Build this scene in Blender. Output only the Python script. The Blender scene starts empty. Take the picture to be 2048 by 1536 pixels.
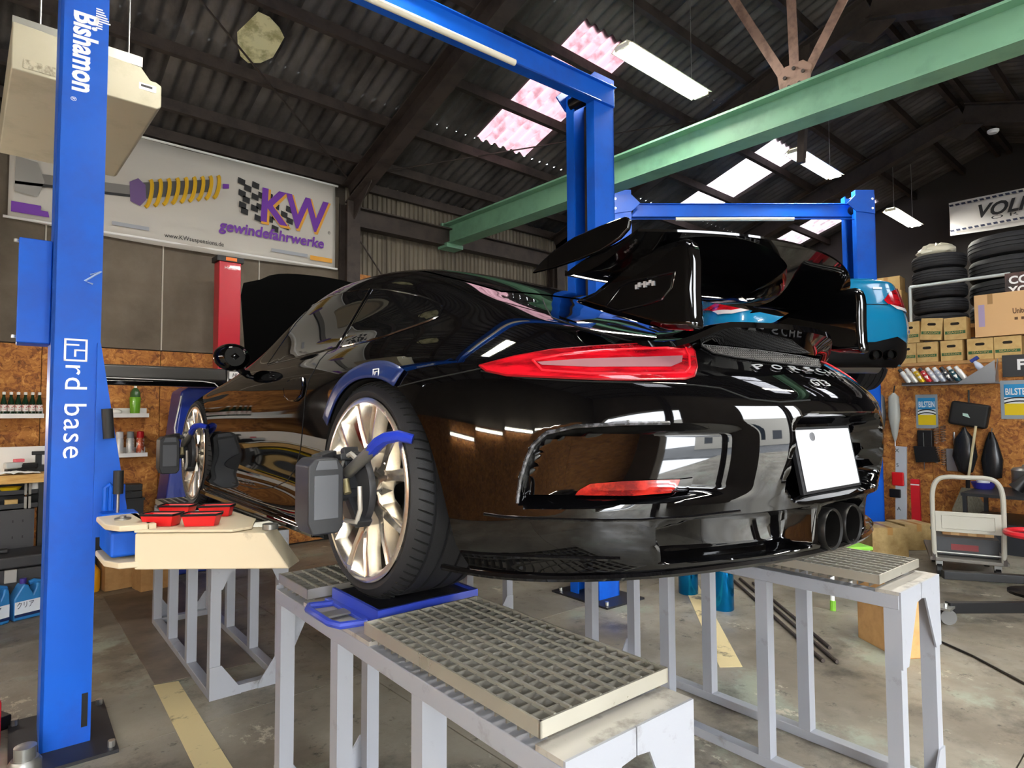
import bpy, bmesh, math, random
import numpy as np
from mathutils import Vector, Matrix
from mathutils.bvhtree import BVHTree
from mathutils.geometry import delaunay_2d_cdt
random.seed(7)
SC = bpy.context.scene
COL = SC.collection

# ------------------------------------------------------------------ camera
FPX = 1248.56                                  # focal length in pixels of the 2048 px wide frame
YAW, PITCH, ROLL = 0.7234, 0.0469, -0.0047
CAM = Vector((-1.8904, -1.7869, 1.4113))
_fw = Vector((math.sin(YAW)*math.cos(PITCH), math.cos(YAW)*math.cos(PITCH), math.sin(PITCH)))
_r0 = Vector((math.cos(YAW), -math.sin(YAW), 0)); _u0 = _r0.cross(_fw)
_R = _r0*math.cos(ROLL) + _u0*math.sin(ROLL)
_U = -_r0*math.sin(ROLL) + _u0*math.cos(ROLL)
cd = bpy.data.cameras.new('camera'); cd.sensor_width = 36.0; cd.lens = 36.0*FPX/2048
cd.clip_start = 0.05; cd.clip_end = 200
co = bpy.data.objects.new('camera', cd); COL.objects.link(co)
m = Matrix((_R, _U, -_fw)).transposed().to_4x4(); m.translation = CAM
co.matrix_world = m
SC.camera = co

# ------------------------------------------------------------------ daylight and exposure
W = bpy.data.worlds.new('world'); SC.world = W; W.use_nodes = True
bg = W.node_tree.nodes['Background']; bg.inputs[0].default_value = (0.90, 0.95, 1.0, 1); bg.inputs[1].default_value = 15.0
SC.view_settings.view_transform = 'Standard'; SC.view_settings.look = 'None'
SC.view_settings.exposure = 0.95; SC.view_settings.gamma = 1.0; SC.view_settings.use_curve_mapping = False

# ------------------------------------------------------------------ helpers
def pray(px, py):                              # direction through a pixel of the 2048 x 1536 frame
    return _fw + _R*((px-1024)/FPX) - _U*((py-768)/FPX)
def at(px, py, x=None, y=None, z=None):        # that ray met with an axis plane of the building
    q = pray(px, py)
    t = (x-CAM.x)/q.x if x is not None else (y-CAM.y)/q.y if y is not None else (z-CAM.z)/q.z
    return CAM + q*t

def tag(o, label=None, cat=None, group=None, kind=None):
    if label: o['label'] = label
    if cat: o['category'] = cat
    if group: o['group'] = group
    if kind: o['kind'] = kind
    return o
def empty(name, loc=(0,0,0), rz=0, label=None, cat=None, group=None, parent=None):
    o = bpy.data.objects.new(name, None); COL.objects.link(o); o.empty_display_size = 0.1
    o.location = loc; o.rotation_euler = (0,0,rz); o.parent = parent
    return tag(o, label, cat, group)
def link(name, me, mat=None, parent=None, loc=None, rot=None):
    o = bpy.data.objects.new(name, me); COL.objects.link(o)
    if mat is not None and not me.materials: me.materials.append(mat)
    o.parent = parent
    if loc is not None: o.location = loc
    if rot is not None: o.rotation_euler = rot
    return o
def copy_tree(o, parent=None, top=True):
    c = o.copy(); COL.objects.link(c); c.parent = parent
    for ch in o.children: copy_tree(ch, c, False)
    return c

def sm(pts,n=5):
    """rounds a path by Catmull-Rom"""
    P=[Vector(p) for p in pts]; out=[]
    for i in range(len(P)-1):
        a,b,c,d=P[max(i-1,0)],P[i],P[i+1],P[min(i+2,len(P)-1)]
        for j in range(n):
            t=j/n; out.append(.5*((2*b)+(c-a)*t+(2*a-5*b+4*c-d)*t*t+(3*b-a-3*c+d)*t**3))
    return out+[P[-1]]
class MB:
    """collects shapes into one mesh"""
    def __init__(s): s.v=[]; s.f=[]; s.sm=[]
    def add(s, vs, fs, smooth=False):
        b=len(s.v); s.v += [tuple(p) for p in vs]; s.f += [tuple(i+b for i in f) for f in fs]; s.sm += [smooth]*len(fs); return s
    def box(s, x0,x1,y0,y1,z0,z1):
        v=[(x,y,z) for z in (z0,z1) for y in (y0,y1) for x in (x0,x1)]
        return s.add(v,[(0,2,3,1),(4,5,7,6),(0,1,5,4),(2,6,7,3),(0,4,6,2),(1,3,7,5)])
    def cbox(s, c, sx, sy, sz): return s.box(c[0]-sx/2,c[0]+sx/2,c[1]-sy/2,c[1]+sy/2,c[2]-sz/2,c[2]+sz/2)
    def bar(s, p0, p1, w, h, up=(0,0,1)):      # rectangular bar from p0 to p1
        p0=Vector(p0); p1=Vector(p1); d=(p1-p0).normalized(); up=Vector(up)
        if abs(d.dot(up))>.99: up=Vector((1,0,0))
        a=d.cross(up).normalized(); b=a.cross(d)
        v=[p+a*(w/2*i)+b*(h/2*j) for p in (p0,p1) for i,j in ((-1,-1),(1,-1),(1,1),(-1,1))]
        return s.add(v,[(0,1,2,3),(7,6,5,4),(0,4,5,1),(1,5,6,2),(2,6,7,3),(3,7,4,0)])
    def cyl(s, p0, p1, r, n=16, r2=None, cap=True):
        p0=Vector(p0); p1=Vector(p1); d=(p1-p0).normalized(); up=Vector((0,0,1))
        if abs(d.z)>.95: up=Vector((1,0,0))
        a=d.cross(up).normalized(); b=d.cross(a); r2=r if r2 is None else r2
        v=[p+(a*math.cos(2*math.pi*i/n)+b*math.sin(2*math.pi*i/n))*rr for p,rr in ((p0,r),(p1,r2)) for i in range(n)]
        s.add(v,[(i,(i+1)%n,n+(i+1)%n,n+i) for i in range(n)],True)
        if cap: s.add(v[:n],[tuple(range(n))[::-1]]); s.add(v[n:],[tuple(range(n))])
        return s
    def tube(s, pts, r, n=8, closed=False, cap=True):
        pts=[Vector(p) for p in pts]; m=len(pts); rings=[]; a=None
        for i,p in enumerate(pts):
            if closed: d=(pts[(i+1)%m]-pts[i-1])
            else: d=pts[min(i+1,m-1)]-pts[max(i-1,0)]
            d=d.normalized() if d.length>1e-9 else Vector((0,0,1))
            if a is None:
                a=d.cross(Vector((0,0,1)) if abs(d.z)<.9 else Vector((1,0,0))).normalized()
            a=(a-d*a.dot(d)); a=a.normalized() if a.length>1e-6 else d.orthogonal().normalized()
            b=d.cross(a); rr=r[i] if isinstance(r,(list,tuple)) else r
            rings.append([p+(a*math.cos(2*math.pi*k/n)+b*math.sin(2*math.pi*k/n))*rr for k in range(n)])
        v=[q for g in rings for q in g]
        L=m if closed else m-1
        s.add(v,[(i*n+k,i*n+(k+1)%n,((i+1)%m)*n+(k+1)%n,((i+1)%m)*n+k) for i in range(L) for k in range(n)],True)
        if cap and not closed: s.add(rings[0],[tuple(range(n))[::-1]]); s.add(rings[-1],[tuple(range(n))])
        return s
    def lathe(s, prof, c=(0,0,0), axis='z', n=24, closed=False, cap=True):   # prof: (radius, height)
        v=[]; c=Vector(c)
        for r,h in prof:
            for k in range(n):
                t=2*math.pi*k/n; q=(r*math.cos(t),r*math.sin(t),h)
                q={'z':q,'x':(q[2],q[0],q[1]),'y':(q[1],q[2],q[0])}[axis]
                v.append(c+Vector(q))
        m=len(prof); L=m if closed else m-1
        s.add(v,[(i*n+k,i*n+(k+1)%n,((i+1)%m)*n+(k+1)%n,((i+1)%m)*n+k) for i in range(L) for k in range(n)],True)
        if cap and not closed:
            if prof[0][0]>1e-6: s.add(v[:n],[tuple(range(n))[::-1]])
            if prof[-1][0]>1e-6: s.add(v[-n:],[tuple(range(n))])
        return s
    def prism(s, poly, axis, a, b):            # polygon in the two other axes (cyclic order kept x,y,z), extruded a..b
        n=len(poly)
        f={'x':lambda p,t:(t,p[0],p[1]),'y':lambda p,t:(p[0],t,p[1]),'z':lambda p,t:(p[0],p[1],t)}[axis]
        v=[f(p,a) for p in poly]+[f(p,b) for p in poly]
        return s.add(v,[tuple(range(n))[::-1],tuple(range(n,2*n))]+[(i,(i+1)%n,n+(i+1)%n,n+i) for i in range(n)])
    def sphere(s, c, r, n=16, m=10, sc=(1,1,1)):
        return s.add([(c[0]+sc[0]*r*math.sin(math.pi*j/m)*math.cos(2*math.pi*i/n),c[1]+sc[1]*r*math.sin(math.pi*j/m)*math.sin(2*math.pi*i/n),c[2]+sc[2]*r*math.cos(math.pi*j/m)) for j in range(m+1) for i in range(n)],
            [(j*n+i,(j+1)*n+i,(j+1)*n+(i+1)%n,j*n+(i+1)%n) for j in range(m) for i in range(n)],True)
    def xf(s, M):
        s.v=[tuple(M@Vector(p)) for p in s.v]; return s
    def mesh(s, name, angle=35):
        me=bpy.data.meshes.new(name); me.from_pydata(s.v,[],s.f)
        bm=bmesh.new(); bm.from_mesh(me); bmesh.ops.remove_doubles(bm,verts=bm.verts,dist=1e-6)
        bmesh.ops.recalc_face_normals(bm,faces=bm.faces); bm.to_mesh(me); bm.free()
        me.polygons.foreach_set('use_smooth',[True]*len(me.polygons)); me.set_sharp_from_angle(angle=math.radians(angle))
        return me
    def build(s, name, mat, parent=None, bevel=0, angle=35, **k):
        o=link(name, s.mesh(name,angle), mat, parent, **k)
        if bevel:
            md=o.modifiers.new('bevel','BEVEL'); md.width=bevel; md.segments=2; md.limit_method='ANGLE'; md.angle_limit=math.radians(40); md.harden_normals=True
        return o

def text(name, s, mat, parent, M, size=0.1, depth=0.002, width=None, align='CENTER', bold=0, shear=0, space=1):
    c=bpy.data.curves.new(name,'FONT'); c.body=s; c.size=size; c.extrude=depth; c.align_x=align; c.align_y='CENTER'; c.offset=bold; c.shear=shear; c.space_character=space; c.resolution_u=3
    o=bpy.data.objects.new(name,c); COL.objects.link(o)
    bpy.context.view_layer.update()
    me=bpy.data.meshes.new_from_object(o.evaluated_get(bpy.context.evaluated_depsgraph_get()))
    bpy.data.objects.remove(o); bpy.data.curves.remove(c); me.name=name
    if width:
        xs=[v.co.x for v in me.vertices]
        if xs:
            k=width/max(1e-6,max(xs)-min(xs))
            for v in me.vertices: v.co.x*=k
    me.transform(M); me.materials.clear()
    return link(name,me,mat,parent)
def frame(o, xd, yd):                          # matrix whose x is the reading direction, y the letters' up
    xd=Vector(xd).normalized(); yd=Vector(yd); yd=(yd-xd*yd.dot(xd)).normalized(); zd=xd.cross(yd)
    M=Matrix((xd,yd,zd)).transposed().to_4x4(); M.translation=Vector(o); return M

# ------------------------------------------------------------------ materials
_M={}
def mat(name, col=(.5,.5,.5), rough=.5, metal=0, coat=0, noise=None, bump=0, bscale=80, trans=0, emit=None, estr=1, spec=.5, ior=1.45, rvar=0):
    """principled material; noise = (second colour, scale, low, high[, stretch]) mixes a second colour in patches"""
    if name in _M: return _M[name]
    m=bpy.data.materials.new(name); m.use_nodes=True; _M[name]=m
    nt=m.node_tree; b=nt.nodes['Principled BSDF']; L=nt.links.new
    b.inputs['Base Color'].default_value=(*col,1); b.inputs['Roughness'].default_value=rough; b.inputs['Metallic'].default_value=metal
    b.inputs['Coat Weight'].default_value=coat; b.inputs['Coat Roughness'].default_value=.03; b.inputs['Transmission Weight'].default_value=trans
    b.inputs['Specular IOR Level'].default_value=spec; b.inputs['IOR'].default_value=ior
    m.diffuse_color=(*col,1)
    if emit: b.inputs['Emission Color'].default_value=(*emit,1); b.inputs['Emission Strength'].default_value=estr
    if noise or bump or rvar:
        tc=nt.nodes.new('ShaderNodeTexCoord'); mp=nt.nodes.new('ShaderNodeMapping'); L(tc.outputs['Object'],mp.inputs[0])
    if noise:
        c2,sc,lo,hi=noise[:4]
        if len(noise)>4: mp.inputs['Scale'].default_value=noise[4]
        n=nt.nodes.new('ShaderNodeTexNoise'); n.inputs['Scale'].default_value=sc; n.inputs['Detail'].default_value=8; n.inputs['Roughness'].default_value=.65; L(mp.outputs[0],n.inputs['Vector'])
        r=nt.nodes.new('ShaderNodeMapRange'); r.inputs[1].default_value=lo; r.inputs[2].default_value=hi; L(n.outputs[0],r.inputs[0])
        x=nt.nodes.new('ShaderNodeMix'); x.data_type='RGBA'; x.inputs[6].default_value=(*col,1); x.inputs[7].default_value=(*c2,1); L(r.outputs[0],x.inputs[0]); L(x.outputs[2],b.inputs['Base Color'])
    if rvar:
        n=nt.nodes.new('ShaderNodeTexNoise'); n.inputs['Scale'].default_value=9; n.inputs['Detail'].default_value=6; L(mp.outputs[0],n.inputs['Vector'])
        r=nt.nodes.new('ShaderNodeMapRange'); r.inputs[1].default_value=.3; r.inputs[2].default_value=.7; r.inputs[3].default_value=max(0,rough-rvar); r.inputs[4].default_value=rough+rvar; L(n.outputs[0],r.inputs[0]); L(r.outputs[0],b.inputs['Roughness'])
    if bump:
        n=nt.nodes.new('ShaderNodeTexNoise'); n.inputs['Scale'].default_value=bscale; n.inputs['Detail'].default_value=6; L(mp.outputs[0],n.inputs['Vector'])
        k=nt.nodes.new('ShaderNodeBump'); k.inputs['Strength'].default_value=bump; k.inputs['Distance'].default_value=.01; L(n.outputs[0],k.inputs['Height']); L(k.outputs[0],b.inputs['Normal'])
    return m
def S(h):                                      # sRGB hex to linear
    c=[int(h[i:i+2],16)/255 for i in (0,2,4)]
    return tuple(x/12.92 if x<=.04045 else ((x+.055)/1.055)**2.4 for x in c)
M_BLUE=mat('blue lift enamel',S('0858c6'),.42,0,0,noise=(S('1f4aa8'),2.5,.45,.75),rvar=.08,spec=.35)
M_BLUED=mat('blue enamel dark',S('0b3f9c'),.35)
M_BLACK=mat('black plastic',S('101012'),.45)
M_RUBBER=mat('tyre rubber',S('1c1c1e'),.62,bump=.15,bscale=300)
M_STEEL=mat('galvanised steel',S('a9aaa6'),.38,.9,rvar=.12)
M_WHITEP=mat('silver grey paint',S('999ba1'),.38,.25,noise=(S('74726d'),7,.58,.75))
M_CHROME=mat('chrome',(.9,.9,.9),.08,1)
M_WHITE=mat('white paint',S('e8e8e6'),.5)
M_CREAM=mat('cream paint',S('d6c8aa'),.5,noise=(S('a4957a'),9,.64,.78))
M_RED=mat('red plastic',S('d01c1f'),.35)
M_CARD=mat('corrugated cardboard',S('b98f5c'),.8,noise=(S('a87e4d'),12,.4,.65))
M_CARD2=mat('tan cardboard',S('c9a86e'),.8,noise=(S('b9965c'),9,.4,.65))
M_DARKSTEEL=mat('dark brown steel',S('3c332e'),.65,.1,noise=(S('231d1a'),6,.45,.7),bump=.1,bscale=60)
M_INK=mat('black ink',S('18181a'),.6)
# ================================================================== the building
YW, YB, XL, XR = 4.9, -4.16, -5.3, 10.7        # front wall, back wall, left wall, right gable
YR, ZR, SL = 0.37, 5.43, 0.338                 # ridge line and roof slope
def zroof(y, off=0): return ZR+off-SL*abs(y-YR)

def osb_material():
    m=bpy.data.materials.new('oriented strand board'); m.use_nodes=True; nt=m.node_tree; L=nt.links.new; b=nt.nodes['Principled BSDF']
    tc=nt.nodes.new('ShaderNodeTexCoord')
    nz=nt.nodes.new('ShaderNodeTexNoise'); nz.inputs['Scale'].default_value=9; nz.inputs['Detail'].default_value=3; L(tc.outputs['Object'],nz.inputs[0])
    ad=nt.nodes.new('ShaderNodeMix'); ad.data_type='RGBA'; ad.blend_type='ADD'; ad.inputs[0].default_value=.22; L(tc.outputs['Object'],ad.inputs[6]); L(nz.outputs[1],ad.inputs[7])
    cols=[]
    for sc in ((9,9,34),(9,9,12),(30,30,9)):
        mp=nt.nodes.new('ShaderNodeMapping'); mp.inputs['Scale'].default_value=sc; mp.inputs['Rotation'].default_value=(.5,.6,.4); L(ad.outputs[2],mp.inputs[0])
        v=nt.nodes.new('ShaderNodeTexVoronoi'); v.inputs['Scale'].default_value=1.5; L(mp.outputs[0],v.inputs[0]); cols.append(v)
    mx=nt.nodes.new('ShaderNodeMix'); mx.data_type='RGBA'; mx.inputs[0].default_value=.5; L(cols[0].outputs['Color'],mx.inputs[6]); L(cols[2].outputs['Color'],mx.inputs[7])
    mx2=nt.nodes.new('ShaderNodeMix'); mx2.data_type='RGBA'; mx2.inputs[0].default_value=.35; L(mx.outputs[2],mx2.inputs[6]); L(cols[1].outputs['Color'],mx2.inputs[7])
    r=nt.nodes.new('ShaderNodeValToRGB'); L(mx2.outputs[2],r.inputs[0]); e=r.color_ramp.elements
    e[0].position=.18; e[0].color=(*S('5e3414'),1); e[1].position=.82; e[1].color=(*S('d39a52'),1)
    for p,c in ((.38,'8d5423'),(.52,'a96c2f'),(.66,'b67a3a')): k=e.new(p); k.color=(*S(c),1)
    L(r.outputs[0],b.inputs['Base Color']); b.inputs['Roughness'].default_value=.75
    bp=nt.nodes.new('ShaderNodeBump'); bp.inputs['Strength'].default_value=.2; bp.inputs['Distance'].default_value=.004; L(cols[0].outputs['Distance'],bp.inputs['Height']); L(bp.outputs[0],b.inputs['Normal'])
    return m
M_OSB=osb_material()
M_PANEL=mat('grey brown wall panel',S('6f6558'),.85,noise=(S('554c41'),2.2,.35,.7),bump=.08,bscale=40)
M_SIDING=mat('ribbed metal siding',S('6e6658'),.6,.1,noise=(S('4b443a'),3,.4,.7,(3,3,.3)))
M_SLATE=mat('old corrugated slate',S('5a5653'),.9,noise=(S('2c2826'),2.6,.38,.68,(1,.4,1)),bump=.2,bscale=30)
M_GREEN=mat('pale green beam paint',S('6f9c80'),.5,noise=(S('57806a'),3,.5,.8))

def floor_material():
    m=bpy.data.materials.new('stained concrete'); m.use_nodes=True; nt=m.node_tree; L=nt.links.new; b=nt.nodes['Principled BSDF']
    tc=nt.nodes.new('ShaderNodeTexCoord')
    def noise(sc,det=8,ro=.6,st=None):
        n=nt.nodes.new('ShaderNodeTexNoise'); n.inputs['Scale'].default_value=sc; n.inputs['Detail'].default_value=det; n.inputs['Roughness'].default_value=ro
        src=tc.outputs['Object']
        if st: mp=nt.nodes.new('ShaderNodeMapping'); mp.inputs['Scale'].default_value=st; L(src,mp.inputs[0]); src=mp.outputs[0]
        L(src,n.inputs['Vector']); return n.outputs[0]
    def mix(a,c,f,lo,hi):
        r=nt.nodes.new('ShaderNodeMapRange'); r.inputs[1].default_value=lo; r.inputs[2].default_value=hi; L(f,r.inputs[0])
        x=nt.nodes.new('ShaderNodeMix'); x.data_type='RGBA'; L(r.outputs[0],x.inputs[0])
        if isinstance(a,tuple): x.inputs[6].default_value=(*a,1)
        else: L(a,x.inputs[6])
        x.inputs[7].default_value=(*c,1); return x.outputs[2]
    c=mix(S('8d8678'),S('6a6255'),noise(.9),.42,.6)
    c=mix(c,S('8a8d7d'),noise(1.3,10,.7),.55,.62)          # worn grey green paint
    c=mix(c,S('3a342c'),noise(1.6,12,.74),.53,.68)         # oil and dirt
    c=mix(c,S('b9af9c'),noise(2.6,12,.78,(1,.6,1)),.60,.635) # chips of bare pale concrete
    c=mix(c,S('2a2520'),noise(9,10,.75),.58,.68)
    L(c,b.inputs['Base Color'])
    r=nt.nodes.new('ShaderNodeMapRange'); r.inputs[1].default_value=.35; r.inputs[2].default_value=.7; r.inputs[3].default_value=.32; r.inputs[4].default_value=.75; L(noise(2.0),r.inputs[0]); L(r.outputs[0],b.inputs['Roughness'])
    bp=nt.nodes.new('ShaderNodeBump'); bp.inputs['Strength'].default_value=.25; bp.inputs['Distance'].default_value=.01; L(noise(12,8,.7),bp.inputs['Height']); L(bp.outputs[0],b.inputs['Normal'])
    return m
M_FLOOR=floor_material()

# floor: concrete slabs with open joints, one slab object each
fl=MB().box(XL-.3,XR+.3,YB-6,YW+.3,-.2,-.03).build('floor',mat('joint dirt',S('1d1a17'),.9)); tag(fl,'dirty stained concrete workshop floor',kind='structure')
XJ=[XL-.3,-3.2,-.2,2.8,5.8,8.8,XR+.3]; YJ=[YB-6,-6.5,-3.6,-1.2,1.35,3.9,YW+.3]
for i in range(len(XJ)-1):
    for j in range(len(YJ)-1):
        MB().box(XJ[i]+.003,XJ[i+1]-.003,YJ[j]+.003,YJ[j+1]-.003,-.1,0).build('concrete_slab',M_FLOOR,fl)
M_STRIPE=mat('worn yellow floor paint',S('cdbb8c'),.6,noise=(S('6b6252'),7,.56,.66))
def fpoly(name,pts,mt,z0,z1): return MB().prism([(p[0],p[1]) for p in pts],'z',z0,z1).build(name,mt,fl)
fpoly('painted_stripe',[(-1.095,1.95),(-.985,1.92),(-1.05,.60),(-1.17,.62)],M_STRIPE,.0005,.003)
fpoly('painted_stripe',[(2.62,1.2),(2.72,1.13),(1.40,.02),(1.30,.10)],M_STRIPE,.0005,.003)
fpoly('floor_plate',[(-1.02,4.0),(-.45,4.05),(-.60,1.9),(-1.09,1.95)],mat('brown floor plate',S('75695b'),.45,.1,noise=(S('544a40'),3,.4,.65)),.0005,.006)

# front wall: strand boards below, panels above, ribbed siding to the right of the first frame
wf=MB().box(XL,XR,YW+.04,YW+.2,0,4.4).build('wall_front',mat('wall backing',S('3b342d'),.9)); tag(wf,'workshop front wall of strand board and grey panels',kind='structure')
x=-.465-.91*6
me=MB().box(0,.905,0,.014,0,2.0).mesh('strand_board')
meu=MB().box(0,.905,0,.03,0,1.9).mesh('wall_panel'); 
strip=MB().box(-.006,.006,0,.034,0,1.9).mesh('joint_strip')
M_STRIP=mat('pale joint strip',S('b5aea2'),.7)
for k in range(8):
    o=link('strand_board',me,M_OSB,wf,(x+.91*k,YW+.005,.02))
    o=link('wall_panel',meu,M_PANEL,wf,(x+.91*k-.003,YW+.005,2.03))
    o=link('joint_strip',strip,M_STRIP,wf,(x+.91*k,YW,2.03))
fpx=MB()
sid=MB()
xx=1.43
pts=[]
while xx<XR:
    pts+=[(xx,YW+.02),(xx+.025,YW+.02),(xx+.035,YW+.0),(xx+.055,YW+.0)]; xx+=.065
n=len(pts)
sid.add([(p[0],p[1],0) for p in pts]+[(p[0],p[1],4.2) for p in pts],[(i,i+1,n+i+1,n+i) for i in range(n-1)])
so=sid.build('ribbed_siding',M_SIDING,wf)
MB().box(1.5,1.74,YW-.03,YW-.01,2.75,3.06).build('strand_board',M_OSB,wf)
# the other walls
def wall(name,label,*a):
    o=MB().box(*a).build(name,M_PANEL); tag(o,label,kind='structure'); return o
wl=wall('wall_left','brown panelled left workshop wall',XL-.2,XL,YB,YW,0,5.8)
for k in range(10): MB().box(XL,XL+.014,YB+.91*k,YB+.91*k+.905,.02,2.0).build('strand_board',M_OSB,wl)
wr=wall('wall_right','dark gable wall far behind the tyre rack',XR,XR+.2,YB,YW,0,5.8); wr.data.materials.clear(); wr.data.materials.append(mat('dark ribbed gable',S('2e2a27'),.7))
# back wall with the wide open doorway behind the camera
wb=MB()
for a in ((XL,-4.6,0,4.3),(-4.6,-1.7,2.7,4.3),(-1.7,-.1,0,4.3),(-.1,2.2,3.0,4.3),(2.2,XR,0,4.3)): wb.box(a[0],a[1],YB-.2,YB,a[2],a[3])
tag(wb.build('wall_back',M_PANEL),'back wall with the wide doorway behind the viewer',kind='structure')

# the yard outside the doorway: asphalt and the building across the street
yard=MB().box(-40,40,-45,YB-6.01,-.25,-.04).build('yard_ground',mat('grey asphalt',S('6f7072'),.9,noise=(S('5a5b5d'),1.5,.4,.6))); tag(yard,'grey asphalt yard outside the doorway',kind='structure')
ob=MB().box(-16,18,-22,-19,0,5.2).build('opposite_building',mat('pale plaster',S('b9b4aa'),.9)); tag(ob,'pale building across the yard, behind the viewer','building')
for k in range(8): MB().box(-14+4*k,-12.2+4*k,-19.02,-18.98,1.0,2.6).build('window',M_GLASSW if False else mat('street window',S('2a3038'),.1),ob)
# roof: corrugated sheets, each its own piece, on purlins
ce=MB().box(XL,XR,YR-.12,YR+.12,zroof(YR,.33),zroof(YR,.36)).build('ceiling',M_SLATE); tag(ce,'dark corrugated roof seen from inside',kind='structure')
SW=.78; rows=[(.37,2.12),(2.08,3.80),(3.76,5.05)]
def sheet(y0,y1,lift=0,sgn=1,w=SW,nw=6):
    b=MB(); n=nw*8
    def Y(y): return YR+sgn*(y-YR)
    v=[];
    for yy in (y0,y1):
        for i in range(n+1):
            xx=w*i/n; v.append((xx,Y(yy),zroof(yy,.30+lift)+.021*math.cos(2*math.pi*i/8)))
    b.add(v,[(i,i+1,n+2+i,n+1+i) for i in range(n)],True); return b
def sky_material(nm,ca,cb):
    m=bpy.data.materials.new(nm); m.use_nodes=True; nt=m.node_tree; L=nt.links.new; nt.nodes.remove(nt.nodes['Principled BSDF']); out=nt.nodes['Material Output']
    t=nt.nodes.new('ShaderNodeBsdfTranslucent'); t.inputs[0].default_value=(.3,.2,.21,1)
    p=nt.nodes.new('ShaderNodeBsdfTransparent'); x=nt.nodes.new('ShaderNodeMixShader'); L(t.outputs[0],x.inputs[1]); L(p.outputs[0],x.inputs[2]); x.inputs[0].default_value=.0
    tc=nt.nodes.new('ShaderNodeTexCoord'); n=nt.nodes.new('ShaderNodeTexNoise'); n.inputs['Scale'].default_value=7; n.inputs['Detail'].default_value=6; L(tc.outputs['Object'],n.inputs['Vector'])
    r=nt.nodes.new('ShaderNodeValToRGB'); L(n.outputs[0],r.inputs[0]); e=r.color_ramp.elements; e[0].position=.35; e[0].color=(*ca,1); e[1].position=.5; e[1].color=(*cb,1)
    L(r.outputs[0],t.inputs[0]); L(r.outputs[0],p.inputs[0])
    L(x.outputs[0],out.inputs[0]); return m
M_SKYP=sky_material('dirty pink skylight sheet',(.042,.020,.023),(.07,.038,.042)); M_SKYW=sky_material('weathered skylight sheet',(.06,.045,.048),(.10,.08,.085)); M_SKYB=sky_material('bright skylight sheet',(.22,.21,.22),(.3,.29,.3))  # rear slope sheets coloured brighter, to strengthen their reflections in the car
cols=[2.5+SW*k for k in range(-10,11)]
SKYP=(2.5,6.4,9.52); SKYM=(-1.4,2.5,4.84,6.4)
for sgn in (1,-1):
    for ri,(y0,y1) in enumerate(rows):
        me=sheet(y0,y1,.012*(2-ri),sgn).mesh('roof_sheet',60)
        for cx in cols:
            sk = (ri==1 and any(abs(cx-s)<.01 for s in (SKYP if sgn>0 else SKYM)))
            mm=me.copy() if sk else me
            if sk: mm.materials.clear()
            link('skylight_sheet' if sk else 'roof_sheet',mm,((M_SKYB if sgn<0 else M_SKYP if cx<3 else M_SKYW) if sk else M_SLATE),ce,(cx,0,0))
PY=[4.86,4.47,3.86,3.12,2.37,1.64,.92,.45]
for sgn in (1,-1):
    for yy in PY:
        Y=YR+sgn*(yy-YR); z=zroof(yy,.20)
        MB().box(XL,XR,Y-.028,Y+.028,z-.05,z+.05).build('purlin',M_DARKSTEEL,ce)
# patched hole in the roof
hb=MB(); ctr=(-.07,3.52)
ring=[(ctr[0]+.19*math.cos(t)*(.8+.3*random.random()),ctr[1]+.27*math.sin(t)*(.8+.3*random.random())) for t in [2*math.pi*i/12 for i in range(12)]]
hb.add([(ctr[0],ctr[1],zroof(ctr[1],.235))]+[(p[0],p[1],zroof(p[1],.235)) for p in ring],[(0,1+i,1+(i+1)%12) for i in range(12)])
hb.build('roof_patch',mat('pale roof patch',S('d8d4a8'),.7,noise=(S('a09c70'),8,.45,.6)),ce)

# portal frames
def ibeam(b,p0,p1,h,w,side,t=.012):
    """I beam from p0 to p1; web in the plane of `side` x direction"""
    p0=Vector(p0); p1=Vector(p1); d=(p1-p0).normalized(); a=Vector(side); a=(a-d*a.dot(d)).normalized(); n=d.cross(a)
    up=n
    b.bar(p0,p1,t,h,up)
    for s in (-1,1): b.bar(p0+up*(s*h/2),p1+up*(s*h/2),w,t*1.3,up)
    return b
FX=[-1.966,1.42,4.806,8.19]
for i,fx in enumerate(FX):
    e=empty('portal_frame',(fx,YR,0),0,['dark steel portal frame nearest the hanging heater','dark steel portal frame beside the suspension banner','dark steel portal frame behind the green beam','farthest dark steel portal frame over the tyre rack'][i],'steel frame','roof portal frames')
    for s,yw in ((1,YW-.12),(-1,YB+.12)):
        yl=(yw-YR)
        ibeam(MB(),(0,0,zroof(YR)),(0,yl,zroof(yw if s>0 else 2*YR-yw)),.24,.16,(1,0,0)).build('rafter',M_DARKSTEEL,e)
        ibeam(MB(),(0,yl,0),(0,yl,3.85),.2,.16,(1,0,0)).build('column',M_DARKSTEEL,e)
        MB().prism([(yl,3.55),(yl,3.95),(yl-s*.55,zroof(YR+s*(abs(yl)-.55)) +.0),(yl-s*.5,zroof(YR+s*(abs(yl)-.5))-.16)],'x',-.006,.006).build('gusset_plate',M_DARKSTEEL,e)
        if s>0:
            MB().prism([(-.35,zroof(.72)-.02),(0,zroof(YR)-.36),(.35,zroof(.72)-.02),(0,zroof(YR))],'x',-.008,.008).build('apex_plate',M_DARKSTEEL,e)
# eave girder along the front wall
g=MB(); ibeam(g,(1.5,YW-.1,3.70),(XR,YW-.1,3.70),.22,.14,(0,1,0)); g.build('eave_girder',M_DARKSTEEL,wf)
# wall post in the siding
tag(MB().box(4.76,4.86,YW-.14,YW-.02,0,3.6).box(4.70,4.92,YW-.16,YW-.14,0,3.6).build('wall_post',M_DARKSTEEL),'brown steel post standing against the ribbed siding','post')
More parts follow.
